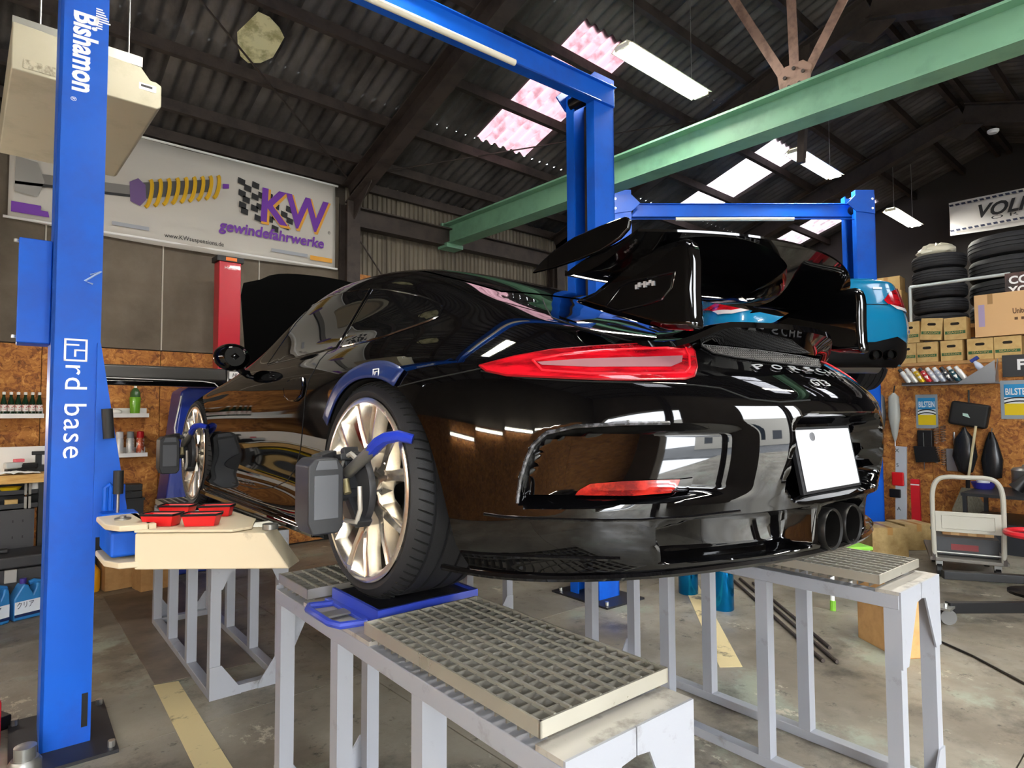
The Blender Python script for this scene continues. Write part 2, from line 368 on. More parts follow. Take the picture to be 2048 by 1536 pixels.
# thin roof tie rods
for a,c,l,pp in (((1.5,4.6,4.15),(4.7,2.3,4.95),'',ce),((1.35,4.7,4.1),(-1.8,2.4,4.9),'',ce),((1.55,YW-.05,3.5),(2.6,YW-.05,2.2),'',wf),((4.9,YW-.06,2.2),(5.9,YW-.06,3.5),'',wf)):
    MB().cyl(a,c,.009,8).build('tie_rod',M_DARKSTEEL,pp)

# green crane beam running front to back
gb=MB(); ibeam(gb,(2.85,YW-.1,3.74),(2.85,YB+.1,3.74),.26,.20,(1,0,0),.014)
ge=empty('green_beam',(0,0,0),0,'long pale green steel crane beam crossing the roof space','beam')
gb.build('beam',M_GREEN,ge)
MB().box(2.72,2.98,YW-.22,YW-.02,3.55,3.6).box(2.76,2.94,YW-.06,YW-.02,3.58,3.9).build('end_bracket',M_GREEN,ge)
# brown hanger struts over the green beam
he=empty('hanger_bracket',(2.85,.28,3.87),0,'brown three strut steel hanger standing on the green beam','bracket')
M_RUST=mat('rusty brown steel',S('8a6f60'),.65,noise=(S('5c463b'),8,.45,.7))
MB().prism([(-.11,0),(.11,0),(.13,.16),(.07,.22),(-.07,.22),(-.13,.16)],'x',-.006,.006).build('gusset_plate',M_RUST,he)
for yy,zz in ((.62,1.25),(.03,1.45),(-.75,1.15)): MB().bar((0.012,yy*.1,.1),(0.012,yy,zz),.012,.07,(0,1,0)).bar((0.03,yy*.1,.1),(0.03,yy,zz),.045,.010,(0,1,0)).build('strut',M_RUST,he)
for yy,zz in ((-.07,.13),(.07,.13),(-.04,.05),(.04,.05),(0,.18)): MB().cyl((-.02,yy,zz),(.02,yy,zz),.014,8).build('bolt',M_DARKSTEEL,he)
# dark struts behind, up to the middle frame
MB().bar((4.6,1.0,4.0),(4.6,.9,5.2),.07,.07).build('roof_strut',M_DARKSTEEL,ce)
# ================================================================== the black sports car
CZ, CA = 0.834, -0.0366                        # height of its tyres' contact above the floor, heading
CARM = Matrix.Translation((0,0,CZ)) @ Matrix.Rotation(CA,4,'Z')
CARI = CARM.inverted()
car = empty('sports_car',(0,0,CZ),CA,'black sports coupe with large rear wing raised on the alignment stands','car')
CAMC = CARI @ CAM
def cray(px,py): return (CARI.to_3x3() @ pray(px,py)).normalized()
def cat_(px,py,x=None,y=None,z=None):
    q=cray(px,py); t=(x-CAMC.x)/q.x if x is not None else (y-CAMC.y)/q.y if y is not None else (z-CAMC.z)/q.z
    return CAMC+q*t
M_PAINT=mat('gloss black car paint',S('040405'),.3,0,1.0,spec=.0)
M_GLOSS=mat('gloss black trim',S('08080a'),.12,0,.5)
M_GLASS=mat('dark tinted car glass',S('07080a'),.02,0,0,spec=.45)
M_WELL=mat('wheel well black',S('0a0a0a'),.8)

# --- body surface: half cage, rows k from floor to roof centre, columns i from rear centre round the side to front centre
plan=[(0,-1.12),(.20,-1.105),(.40,-1.045),(.60,-.925),(.76,-.76),(.86,-.57),(.91,-.33),(.925,-.02),(.915,.33),(.885,.80),(.875,1.30),(.87,1.75),(.875,2.15),(.885,2.46),(.86,2.85),(.74,3.18),(.44,3.38),(0,3.44)]
NI=len(plan)
def row(zs, ins, ys=None):
    """points at height zs[i], plan outline pulled inwards by ins[i]"""
    out=[]
    for i,(x,y) in enumerate(plan):
        x0,y0=plan[max(i-1,0)]; x1,y1=plan[min(i+1,NI-1)]
        tx,ty=x1-x0,y1-y0; l=math.hypot(tx,ty); nx,ny=-ty/l,tx/l      # inward normal
        if i in (0,NI-1): nx=0; ny=1 if i==0 else -1
        d=ins[i] if hasattr(ins,'__len__') else ins
        z=zs[i] if hasattr(zs,'__len__') else zs
        xx=x+nx*d
        out.append([0 if i in (0,NI-1) else xx,y+ny*d,z])
    return out
#            0    1    2    3    4    5    6    7    8    9   10   11   12   13   14   15   16   17
cage=[]
cage.append([[0,y,.14] for y in (-.9,-.85,-.8,-.7,-.55,-.4,-.2,0,.33,.8,1.3,1.75,2.1,2.46,2.8,3.05,3.2,3.3)])
cage.append(row([.19,.19,.185,.17,.16,.15,.14,.13,.12,.12,.12,.12,.12,.12,.12,.12,.12,.12],[.16]*5+[.12]*13))
cage.append(row([.205,.205,.20,.185,.17,.16,.155,.15,.13,.13,.13,.13,.13,.13,.13,.13,.13,.13],[.05,.05,.05,.05,.05,.05,.05,.04,.03,.01,.01,.01,.01,.03,.04,.03,.03,.03]))
cage.append(row([.25,.25,.25,.24,.23,.22,.21,.20,.19,.18,.18,.18,.18,.18,.18,.18,.18,.18],[.035,.035,.03,.02,.015,.012,.01,.01,.0,-.025,-.03,-.03,-.02,.01,.02,.02,.02,.02]))
cage.append(row([.34,.34,.335,.33,.32,.31,.30,.29,.28,.27,.27,.27,.27,.28,.28,.28,.28,.28],[.03,.025,.02,.01,.0,0,0,0,.012,.02,.02,.02,.015,0,0,0,0,0]))
cage.append(row([.46,.46,.46,.46,.46,.46,.46,.46,.45,.44,.43,.43,.43,.44,.44,.44,.42,.42],[0,0,0,0,0,0,0,0,.008,.005,.004,.004,.005,0,0,0,.02,.02]))
cage.append(row([.575,.575,.575,.58,.585,.59,.60,.60,.59,.57,.56,.56,.57,.58,.57,.55,.52,.50],[.005,.005,.005,.01,.012,.012,.006,.004,.012,.002,.0,.0,.003,.01,.02,.04,.07,.07]))
# from here explicit points (x,y,z)
cage.append([[0,-1.085,.635],[.195,-1.07,.638],[.385,-1.01,.645],[.575,-.895,.66],[.725,-.74,.675],[.82,-.565,.69],[.878,-.33,.70],[.90,-.02,.705],[.90,.33,.69],[.88,.80,.66],[.872,1.3,.645],[.866,1.75,.645],[.862,2.13,.66],[.862,2.43,.66],[.82,2.78,.64],[.68,3.08,.60],[.40,3.27,.56],[0,3.32,.55]])
cage.append([[0,-1.005,.70],[.18,-.99,.703],[.355,-.935,.712],[.53,-.83,.725],[.665,-.69,.742],[.76,-.53,.757],[.815,-.31,.775],[.84,-.02,.79],[.862,.33,.77],[.865,.80,.735],[.858,1.3,.72],[.852,1.75,.72],[.835,2.12,.725],[.815,2.40,.715],[.75,2.72,.69],[.60,2.99,.65],[.34,3.17,.605],[0,3.23,.595]])
cage.append([[0,-.955,.735],[.165,-.94,.738],[.325,-.885,.748],[.48,-.785,.763],[.60,-.645,.785],[.685,-.495,.81],[.735,-.28,.838],[.76,.0,.855],[.80,.33,.84],[.825,.80,.80],[.82,1.3,.79],[.815,1.75,.785],[.78,2.10,.77],[.74,2.36,.75],[.66,2.65,.72],[.50,2.89,.68],[.28,3.06,.635],[0,3.12,.62]])
cage.append([[0,-.915,.762],[.145,-.90,.765],[.285,-.845,.775],[.42,-.745,.795],[.525,-.605,.825],[.60,-.45,.86],[.645,-.24,.90],[.68,.03,.925],[.715,.35,.91],[.745,.80,.88],[.745,1.3,.868],[.745,1.74,.86],[.70,2.06,.82],[.64,2.31,.78],[.55,2.58,.745],[.41,2.80,.70],[.22,2.95,.66],[0,3.0,.648]])
cage.append([[0,-.88,.78],[.12,-.86,.783],[.235,-.795,.795],[.345,-.69,.82],[.43,-.54,.86],[.50,-.38,.905],[.565,-.16,.965],[.615,.10,1.005],[.65,.40,1.01],[.675,.80,1.01],[.68,1.25,1.0],[.69,1.62,.945],[.63,1.98,.855],[.55,2.25,.80],[.45,2.50,.76],[.33,2.70,.72],[.17,2.83,.68],[0,2.88,.665]])
cage.append([[0,-.85,.795],[.09,-.82,.80],[.175,-.74,.815],[.26,-.62,.848],[.335,-.465,.893],[.405,-.28,.948],[.485,-.05,1.02],[.55,.20,1.085],[.585,.48,1.12],[.605,.82,1.135],[.61,1.2,1.125],[.625,1.5,1.045],[.555,1.86,.925],[.46,2.16,.835],[.36,2.4,.785],[.255,2.58,.742],[.13,2.70,.705],[0,2.74,.69]])
cage.append([[0,-.825,.805],[.06,-.78,.813],[.115,-.685,.835],[.175,-.555,.873],[.23,-.39,.925],[.295,-.19,.99],[.37,.06,1.075],[.43,.31,1.155],[.465,.56,1.205],[.48,.84,1.228],[.48,1.17,1.225],[.485,1.42,1.155],[.42,1.75,1.015],[.335,2.07,.885],[.255,2.31,.81],[.18,2.47,.765],[.09,2.58,.73],[0,2.62,.715]])
cage.append([[0,-.81,.812],[.03,-.75,.824],[.06,-.635,.85],[.09,-.49,.895],[.12,-.32,.95],[.16,-.11,1.025],[.205,.15,1.12],[.24,.40,1.20],[.26,.63,1.252],[.27,.88,1.272],[.27,1.15,1.268],[.26,1.38,1.205],[.22,1.68,1.065],[.175,2.02,.91],[.13,2.25,.83],[.09,2.40,.785],[.045,2.50,.75],[0,2.54,.735]])
cage.append([[0,-.80,.815],[0,-.735,.83],[0,-.615,.858],[0,-.465,.905],[0,-.29,.965],[0,-.08,1.042],[0,.18,1.135],[0,.43,1.215],[0,.65,1.265],[0,.90,1.287],[0,1.14,1.283],[0,1.37,1.22],[0,1.66,1.08],[0,2.00,.92],[0,2.23,.84],[0,2.38,.795],[0,2.48,.76],[0,2.51,.745]])
G=np.array(cage)                                # (K,I,3)
def bs_axis(A, sub, fl0, fl1):
    """uniform cubic B-spline along axis 0, ghost rows mirrored in x"""
    mir=np.array([-1,1,1.])
    E=np.concatenate([(A[1]*mir)[None],A,(A[-2]*mir)[None]])
    n=len(A)
    out=[]
    for s in range(n-1):
        for j in range(sub):
            t=j/sub; w=((1-t)**3/6,(3*t**3-6*t*t+4)/6,(-3*t**3+3*t*t+3*t+1)/6,t**3/6)
            out.append(sum(w[q]*E[s+q] for q in range(4)))
    out.append((E[n-1]+4*E[n]+E[n+1])/6)
    return np.array(out)
# pull the control cage outwards so that the surface passes close to the drawn points
Q=G.copy()
for _ in range(3):
    Sm=bs_axis(np.swapaxes(bs_axis(Q,1,0,0),0,1),1,0,0).swapaxes(0,1)
    Q=Q+.7*(G-Sm)
SUB=16
D=bs_axis(np.swapaxes(bs_axis(Q,SUB,0,0),0,1),SUB,0,0).swapaxes(0,1)
D[:,0,0]=0; D[:,-1,0]=0; D[-1,:,0]=0; D[0,:,0]=0
nk,ni=D.shape[:2]

# --- sculpted recesses on the rear bumper, pushed into the surface (rear view coordinates |x|, z)
def inpoly_dist(px,pz,poly):
    """signed distance to polygon, positive inside"""
    n=len(poly); ins=np.zeros(px.shape,bool); dm=np.full(px.shape,9.)
    for a in range(n):
        x1,z1=poly[a]; x2,z2=poly[(a+1)%n]
        c=((z1>pz)!=(z2>pz))&(px<(x2-x1)*(pz-z1)/(z2-z1+1e-12)+x1); ins^=c
        t=np.clip(((px-x1)*(x2-x1)+(pz-z1)*(z2-z1))/((x2-x1)**2+(z2-z1)**2),0,1)
        dm=np.minimum(dm,np.hypot(px-x1-t*(x2-x1),pz-z1-t*(z2-z1)))
    return np.where(ins,dm,-dm)
ss=lambda t:(lambda u:u*u*(3-2*u))(np.clip(t,0,1))
bodyV=D.reshape(-1,3).copy()
def dent(poly,depth,w,ymax=-.45,vec=(0,1,0)):
    ax=np.abs(bodyV[:,0]); d=inpoly_dist(ax,bodyV[:,2],poly); k=ss((d+w*.15)/w)*(bodyV[:,1]<ymax)
    bodyV[:,0]+=k*depth*vec[0]*np.sign(bodyV[:,0]); bodyV[:,1]+=k*depth*vec[1]; bodyV[:,2]+=k*depth*vec[2]
def full(V):
    """both halves as one vertex array and face list"""
    idx=np.arange(nk*ni).reshape(nk,ni); f=[]
    for a in range(nk-1):
        for b in range(ni-1):
            f.append((idx[a,b],idx[a,b+1],idx[a+1,b+1],idx[a+1,b]))
    n=nk*ni; V2=V.copy(); V2[:,0]*=-1
    return np.concatenate([V,V2]), [tuple(map(int,q)) for q in f]+[tuple(int(i)+n for i in q[::-1]) for q in f]
FV,FF=full(bodyV)
BVH0=BVHTree.FromPolygons([Vector(p) for p in FV],FF)
def hit(px,py,bvh=None):
    l,n,i,d=(bvh or BVH0).ray_cast(CAMC,cray(px,py)); return l,n
def hxz(px,py):
    l,_=hit(px,py); return (abs(l.x),l.z)
# side air recess: outline picked in the photograph, met with the surface
rec=[hxz(*p) for p in ((1036,1004),(1044,950),(1066,892),(1092,868),(1150,855),(1250,850),(1360,848),(1550,850),(1560,985),(1380,1000),(1280,1006),(1150,1014),(1060,1018))]
ax=np.abs(bodyV[:,0]); d=inpoly_dist(ax,bodyV[:,2],rec); k=ss((d+.004)/.028)*(bodyV[:,1]<-.4)
ramp=ss((ax-.36)/.38)
bodyV[:,1]+=k*ramp*.075; bodyV[:,0]-=k*ramp*.035
dent([(-.4,.345),(.25,.35),(.29,.39),(.26,.55),(.22,.572),(-.4,.575)],.10,.035)          # number plate bay
dent([(-.4,.20),(.12,.20),(.14,.26),(.13,.325),(-.4,.335)],.16,.03)                      # exhaust opening
dent([(.17,.225),(.58,.215),(.60,.30),(.50,.325),(.17,.33)],.07,.02)                 # diffuser channel
FV,FF=full(bodyV)
bm=bmesh.new(); vs=[bm.verts.new(p) for p in FV]
for f in FF:
    q=[]; 
    for i in f:
        if vs[i] not in q: q.append(vs[i])
    try: bm.faces.new(q)
    except ValueError: pass
bmesh.ops.remove_doubles(bm,verts=bm.verts,dist=1e-5); bmesh.ops.dissolve_degenerate(bm,edges=bm.edges,dist=1e-6)
bmesh.ops.recalc_face_normals(bm,faces=bm.faces)
me=bpy.data.meshes.new('body'); bm.to_mesh(me); bm.free()
body=link('body',me,M_PAINT,car)
REARC=[(-.50,.02),(-.475,.20),(-.445,.32),(-.395,.45),(-.335,.55),(-.245,.63),(-.13,.675),(-.01,.69),(.10,.678),(.20,.632),(.28,.555),(.335,.46),(.36,.34),(.365,.2),(.36,.02)]
FRONC=[(2.457+.372*math.cos(t),.335+.365*math.sin(t)) for t in [math.pi*(1.15-1.3*i/18) for i in range(19)]]
FRONC=[(2.80,.02)]+FRONC[::-1]+[(2.11,.02)]
def smooth_poly(P,n=4):
    out=[]
    for i in range(len(P)-1):
        p0=P[max(i-1,0)];p1=P[i];p2=P[i+1];p3=P[min(i+2,len(P)-1)]
        for j in range(n):
            t=j/n; out.append(tuple(.5*((2*p1[c])+(-p0[c]+p2[c])*t+(2*p0[c]-5*p1[c]+4*p2[c]-p3[c])*t*t+(-p0[c]+3*p1[c]-3*p2[c]+p3[c])*t**3) for c in (0,1)))
    return out+[P[-1]]
REARS=smooth_poly(REARC)
cut=MB()
for s in (-1,1):
    cut.prism(REARS,'x',s*.50,s*1.1); cut.prism(FRONC,'x',s*.50,s*1.1)
cutme=cut.mesh('cutter'); cutme.materials.append(M_WELL)
co_=link('cutter',cutme,None,None); co_.matrix_world=CARM
bpy.context.view_layer.update()
md=body.modifiers.new('wells','BOOLEAN'); md.object=co_; md.operation='DIFFERENCE'; md.solver='EXACT'; md.material_mode='TRANSFER'
bpy.context.view_layer.update()
me2=bpy.data.meshes.new_from_object(body.evaluated_get(bpy.context.evaluated_depsgraph_get()))
body.modifiers.clear(); body.data=me2; me2.name='body'; bpy.data.objects.remove(co_)
me2.polygons.foreach_set('use_smooth',[True]*len(me2.polygons)); me2.set_sharp_from_angle(angle=math.radians(38))
BV=BVHTree.FromPolygons([v.co.copy() for v in me2.vertices],[tuple(p.vertices) for p in me2.polygons])

def patch(name, pxs, mt, off=.003, step=None, parent=None, mirror=True, bvh=None, thick=0, closest=True):
    """a skin lying on the body whose outline is picked in the photograph; its twin on the other side"""
    bvh=bvh or BV
    P=[Vector(p) for p in pxs]; xs=[p.x for p in P]; ys=[p.y for p in P]
    step=step or max(4,(max(xs)-min(xs))/28)
    # densify the outline
    ol=[]
    for a,b in zip(P,P[1:]+P[:1]):
        n=max(1,int((b-a).length/step)); ol+=[a+(b-a)*(j/n) for j in range(n)]
    arr=np.array([(p.x,p.y) for p in ol])
    gx,gy=np.meshgrid(np.arange(min(xs)+step/2,max(xs),step),np.arange(min(ys)+step/2,max(ys),step))
    dd=inpoly_dist(gx.ravel(),gy.ravel(),[tuple(q) for q in arr])
    pts=ol+[Vector((x,y)) for x,y,q in zip(gx.ravel(),gy.ravel(),dd) if q>step*.45]
    n=len(ol)
    V,_,F,*_r=delaunay_2d_cdt(pts,[(i,(i+1)%n) for i in range(n)],[],1,1e-4)
    co3=[];ok=[]
    for p in V:
        l,nn=hit(p.x,p.y,bvh)
        if l is None: l=Vector((0,0,0)); nn=Vector((0,0,1)); ok.append(False)
        else: ok.append(True)
        co3.append(l+nn*off)
    F=[f for f in F if all(ok[i] for i in f)]
    res=[]
    for s in ((1,-1) if mirror else (1,)):
        b=MB(); b.add([(p.x*s,p.y,p.z) for p in co3],[tuple(f) for f in F],True)
        o=b.build(name,mt,parent or car,angle=60); res.append(o)
    return res
def seam(name, pxs, mt, r=.0022, parent=None, mirror=True, bvh=None, n=6, off=.0):
    P=[Vector(p) for p in pxs]; pts=[]
    for a,b in zip(P,P[1:]):
        k=max(1,int((b-a).length/n)); pts+=[a+(b-a)*(j/k) for j in range(k)]
    pts.append(P[-1])
    H=[]
    for p in pts:
        l,nn=hit(p.x,p.y,bvh or BV)
        if l is not None: H.append(l+nn*off)
    out=[]
    for s in ((1,-1) if mirror else (1,)):
        out.append(MB().tube([(q.x*s,q.y,q.z) for q in H],r,6).build(name,mt,parent or car))
    return out
M_SEAM=mat('dark panel gap',S('020202'),.9)
# --- glazing (outlines of the near side, twins opposite)
DLO_F=[(536,729),(560,694),(592,648),(625,612),(660,594),(700,583),(741,578),(706,638),(673,695),(655,700),(610,711),(566,722)]
DLO_R=[(747,579),(775,580),(800,585),(835,591),(861,599),(880,609),(885,618),(876,634),(855,643),(835,650),(800,662),(772,672),(735,682),(681,694),(712,638)]
patch('side_window',DLO_F,M_GLASS,.003)
patch('quarter_window',DLO_R,M_GLASS,.003)
seam('window_trim',DLO_F+[DLO_F[0]],M_GLOSS,.005)
seam('window_trim',DLO_R+[DLO_R[0]],M_GLOSS,.005)
# --- panel gaps
seam('panel_gap',[(611,790),(606,850),(601,900),(592,935),(575,962),(545,975),(512,978),(465,966)],M_SEAM)
seam('panel_gap',[(673,697),(655,704),(640,720),(618,760),(611,790)],M_SEAM)
seam('panel_gap',[(1085,598),(1092,615),(1104,635),(1150,652),(1250,680),(1290,688)],M_SEAM)
seam('panel_gap',[(790,775),(850,760),(900,750),(962,737)],M_SEAM)
seam('panel_gap',[(962,742),(1050,756),(1150,762),(1300,766),(1388,770),(1440,776)],M_SEAM)
seam('panel_gap',[(1440,776),(1500,798),(1560,804),(1620,800)],M_SEAM)
# --- lamps on the tail
M_TAIL=mat('red tail lamp lens',S('c0101f'),.08,0,1.0,noise=(S('7d0812'),5,.45,.6,(1,1,6)))
M_TAILB=mat('bright red lamp ring',S('ff2430'),.1,0,1)
M_TAILC=mat('clear lamp strip',S('b07a80'),.12,.3,1)
TL=[(960,733),(1030,715),(1105,702),(1194,695),(1288,690),(1377,690),(1388,706),(1393,737),(1387,754),(1368,760),(1265,761),(1194,760),(1100,756),(1014,752),(974,743)]
for o in patch('tail_lamp',TL,M_TAIL,.006,step=7): o['label']='red slim wraparound tail lamp'
lamps=[o for o in car.children if o.name.startswith('tail_lamp')]
IN=[(1066,724),(1130,712),(1200,705),(1290,701),(1370,699),(1377,715),(1378,738),(1370,749),(1265,751),(1180,750),(1085,743)]
seam('lamp_ring',IN+[IN[0]],M_TAILB,.003,off=.0065)
patch('lamp_strip',[(1075,728),(1170,722),(1280,719),(1364,716),(1362,729),(1340,738),(1180,738),(1085,734)],M_TAILC,.008,step=7)
seam('lamp_edge',TL+[TL[0]],mat('dull red lamp edge',S('7a0a12'),.25),.003,off=.004)
# reflectors low in the bumper
M_REFL=mat('red reflector',S('b02a20'),.12,0,1,noise=(S('6a1a1a'),20,.4,.6))
patch('reflector',[(1150,995),(1161,978),(1181,967),(1244,962),(1317,959),(1360,958),(1354,975),(1342,990),(1268,996)],M_REFL,.006,step=9)
patch('reflector_trim',[(1360,958),(1386,955),(1380,975),(1375,985),(1342,990),(1354,975)],M_GLOSS,.007,step=6)
# mesh grille above the badge
gm=patch('grille_backing',[(1400,693),(1450,697),(1520,704),(1600,715),(1635,722),(1640,737),(1620,735),(1540,726),(1470,717),(1425,708)],mat('grille dark',S('0d0d0e'),.7),.002,step=8,mirror=False)
gw=patch('grille_mesh',[(1400,693),(1450,697),(1520,704),(1600,715),(1635,722),(1640,737),(1620,735),(1540,726),(1470,717),(1425,708)],mat('grille wire',S('6f6d6a'),.4,.6),.006,step=4.2,mirror=False)[0]
w=gw.modifiers.new('wire','WIREFRAME'); w.thickness=.0016
# badge letters, each laid on the surface
M_BADGE=mat('satin silver letters',S('c9c9cc'),.3,.7)
def letter(ch,px,py,h,wd):
    l,n=hit(px,py,BV)
    xd=Vector((1,0,0)); xd=(xd-n*xd.dot(n)).normalized(); up=n.cross(xd); 
    text('badge_letter',ch,M_BADGE,car,frame(l+n*.004,xd,up if up.z>0 else -up),size=h,depth=.0008,width=wd,bold=0)
for ch,px,py in (('P',1516,736),('O',1553,737),('R',1587,739),('S',1616,741),('C',1639,744),('H',1659,747),('E',1678,751)): letter(ch,px,py,.032,.044)
for ch,px,py in (('G',1628,768),('T',1640,768),('3',1651,769)): letter(ch,px,py,.038,.028)
# number plate in its bay
npl=empty('number_plate',(0,0,0),parent=car)
pm=Matrix.Translation((0,-1.047,.447)) @ Matrix.Rotation(math.radians(-10),4,'X')
MB().box(-.165,.165,-.002,.002,-.0825,.0825).xf(pm).build('plate',mat('white number plate',S('d2d2d5'),.4),npl,bevel=.002)
MB().box(-.18,.18,.002,.012,-.09,.09).xf(pm).build('plate_holder',M_BLACK,npl)
MB().cyl((-.08,-.006,.062),(-.08,.0,.062),.012,12).xf(pm).build('plate_seal',mat('grey seal',S('8b8b8e'),.4,.8),npl)
# carbon look lip at the edge of the side recess
M_CARB=mat('carbon lip',S('1a1a1c'),.3,0,.6,noise=(S('55555a'),60,.5,.55,(1,1,1)))
seam('recess_lip',[(1034,1006),(1040,960),(1054,915),(1066,890),(1092,866),(1150,853),(1250,847),(1340,846)],M_CARB,.005,bvh=BVH0,off=-.001)
# exhaust
M_EXH=mat('satin black exhaust',S('1c1b1a'),.35,.6)
M_BORE=mat('soot',S('050505'),.95)  # plain matt black of the pipe bores and the tread sipes
for sx in (-.064,.064):
    t=MB(); t.lathe([(.056,.12),(.058,.02),(.058,-.06),(.055,-.065),(.050,-.06),(.049,.10)],(sx,-1.02,.258),'y',28,True)
    o=t.build('exhaust_tip',M_EXH,car); o['label']='satin black round exhaust tip'
    MB().cyl((sx,-.98,.258),(sx,-.975,.258),.052,24).build('exhaust_bore',M_BORE,o)
# lower splitter lip round the rear bumper
lip=[]
for i in range(0,6*SUB,3):
    c=D[int(2*SUB),min(i,ni-1)]; lip.append(Vector(c))
b=MB(); pr=[]
for s in (1,-1):
    pts=[Vector((p.x*s,p.y,p.z)) for p in lip]
    b.tube([p+Vector((0,-.006,-.002)) for p in pts],.009,6)
b.build('splitter_lip',M_GLOSS,car)
seam('bumper_crease',[(912,1103),(960,1108),(1050,1113),(1150,1116),(1240,1118)],M_GLOSS,.006,mirror=True)
seam('bumper_crease',[(968,1028),(1010,1034),(1080,1037),(1160,1040),(1280,1040),(1380,1034),(1480,1022)],M_GLOSS,.004,mirror=True)

# --- rear wing
def wing():
    b=MB(); N=40; sec=[]
    for i in range(N+1):
        x=-.61+1.19*i/N; u=abs(x)/.61
        yt=-1.02+.15*u*u; zt=1.055-.022*u*u; yl=-.66+.05*u*u; zl=.955+.012*u*u
        ring=[]
        for j in range(9):
            t=j/8; y=yl+(yt-yl)*t; z=zl+(zt-zl)*t**1.25+.018*math.sin(math.pi*min(1,t*1.25))*(1-t); ring.append((x,y,z))
        for j in range(8,-1,-1):
            t=j/8; y=yl+(yt-yl)*t; z=zl+(zt-zl)*t**1.9-.012*math.sin(math.pi*t)-.012*(1-t)**4*0-.006; ring.append((x,y,z))
        sec.append(ring)
    n=len(sec[0]); b.add([p for r in sec for p in r],[(i*n+j,i*n+(j+1)%n,(i+1)*n+(j+1)%n,(i+1)*n+j) for i in range(N) for j in range(n)],True)
    b.add(sec[0],[tuple(range(n))]); b.add(sec[-1],[tuple(range(n))[::-1]])
    return b
wing().build('wing_blade',M_PAINT,car,angle=50)
EP=[(1065,547),(1083,525),(1110,500),(1150,474),(1200,452),(1240,437),(1253,433),(1261,440),(1258,458),(1240,478),(1200,503),(1160,519),(1110,536)]
pl=[cat_(p[0],p[1],x=-.62) for p in EP]
for s in (-1,1): MB().prism([(p.y,p.z) for p in pl],'x',s*(.612 if s<0 else .575),s*(.625 if s<0 else .588)).build('wing_end_plate',M_PAINT,car,bevel=.004)
UP=[(1150,604),(1200,582),(1235,552),(1262,528),(1290,505),(1330,490),(1375,478),(1392,482),(1396,520),(1396,580),(1398,630),(1404,662),(1340,662),(1260,640),(1190,618)]
pl=[cat_(p[0],p[1],x=-.5) for p in UP]
for s in (-1,1):
    MB().prism([(p.y,p.z) for p in pl],'x',s*.468,s*.528).build('wing_upright',M_PAINT,car,bevel=.022)
    SC_=[(1212,612),(1240,575),(1262,563),(1310,553),(1350,545),(1343,575),(1325,598),(1290,610),(1240,622)]
    pi=[cat_(p[0],p[1],x=-.525) for p in SC_]
    MB().tube([(s*.529,p.y,p.z) for p in pi],.004,6,closed=True).build('upright_scoop',M_GLOSS,car)
# flag shaped model badge on the upright
bd=MB()
for k in range(7):
    p=cat_(1276+k*5.5,573-k*1.2,x=-.524); bd.box(-.532,-.527,p.y-.004,p.y+.004,p.z-.008+.004*(k%3),p.z+.004+.004*(k%2))
bo_=bd.build('upright_badge',M_BADGE,car); bo_['kind']='stuff'
# duck tail lid carrying the wing
def lid():
    b=MB(); N=44; sec=[]
    for i in range(N+1):
        x=-.51+1.02*i/N; u=abs(x)/.51
        yt=-.995+.20*u**2.2; zt=.822-.012*u*u; ring=[]
        y0=-.50+.02*u; fade=1-ss(np.array((u-.58)/.36))
        def zb(y):
            l,n,_,_=BV.ray_cast(Vector((x,y,2)),Vector((0,0,-1))); return l.z if l else .8
        zt=float(zb(yt+.03)+.002+(zt-zb(yt+.03)-.002)*fade)
        for t in np.linspace(0,1,10):
            y=y0+(yt-y0)*t; zz=zb(max(y,-.80+.15*u*u)); k=ss(np.array((t-.15)/.85)); ring.append((x,y,float(zz*(1-k)+zt*k)+.004))
        ring.append((x,yt-.004,zt-.012)); ring.append((x,yt+.015,zt-.028)); ring.append((x,yt+.05,min(zt-.045,zb(yt+.05)+.012))); ring.append((x,yt+.10,min(zt-.05,zb(yt+.10)-.004))); ring.append((x,y0-.1,.74))
        sec.append(ring)
    n=len(sec[0]); b.add([p for r in sec for p in r],[(i*n+j,i*n+(j+1)%n,(i+1)*n+(j+1)%n,(i+1)*n+j) for i in range(N) for j in range(n)],True)
    b.add(sec[0],[tuple(range(n))]); b.add(sec[-1],[tuple(range(n))[::-1]]); return b
lid().build('duck_tail',M_PAINT,car,angle=40)

# --- mirror, handle, raised front lid
for s in (-1,1):
    mi=empty('door_mirror',(0,0,0),parent=car)
    b=MB().sphere((s*.89,1.60,.878),1,24,14,(.092,.062,.072))
    b.build('mirror_shell',M_PAINT,mi)
    MB().tube([(s*.86,1.60,.83),(s*.83,1.605,.80),(s*.79,1.62,.79)],[.02,.018,.022],10).build('mirror_arm',M_GLOSS,mi)
    MB().cyl((s*.89,1.552,.878),(s*.89,1.540,.878),.05,24).build('mirror_glass',M_WELL,mi)  # matt black stands in for the dark reflection in the glass
patch('door_handle',[(572,775),(578,765),(590,760),(606,758),(608,775),(604,790),(594,800),(582,800),(573,792)],mat('chrome black handle',S('2a2a2c'),.06,.9),.009,step=6)
seam('door_handle_rim',[(571,777),(578,764),(590,759),(607,757),(609,775),(605,791),(594,801),(582,801),(572,792),(571,777)],M_GLOSS,.005,off=.004)
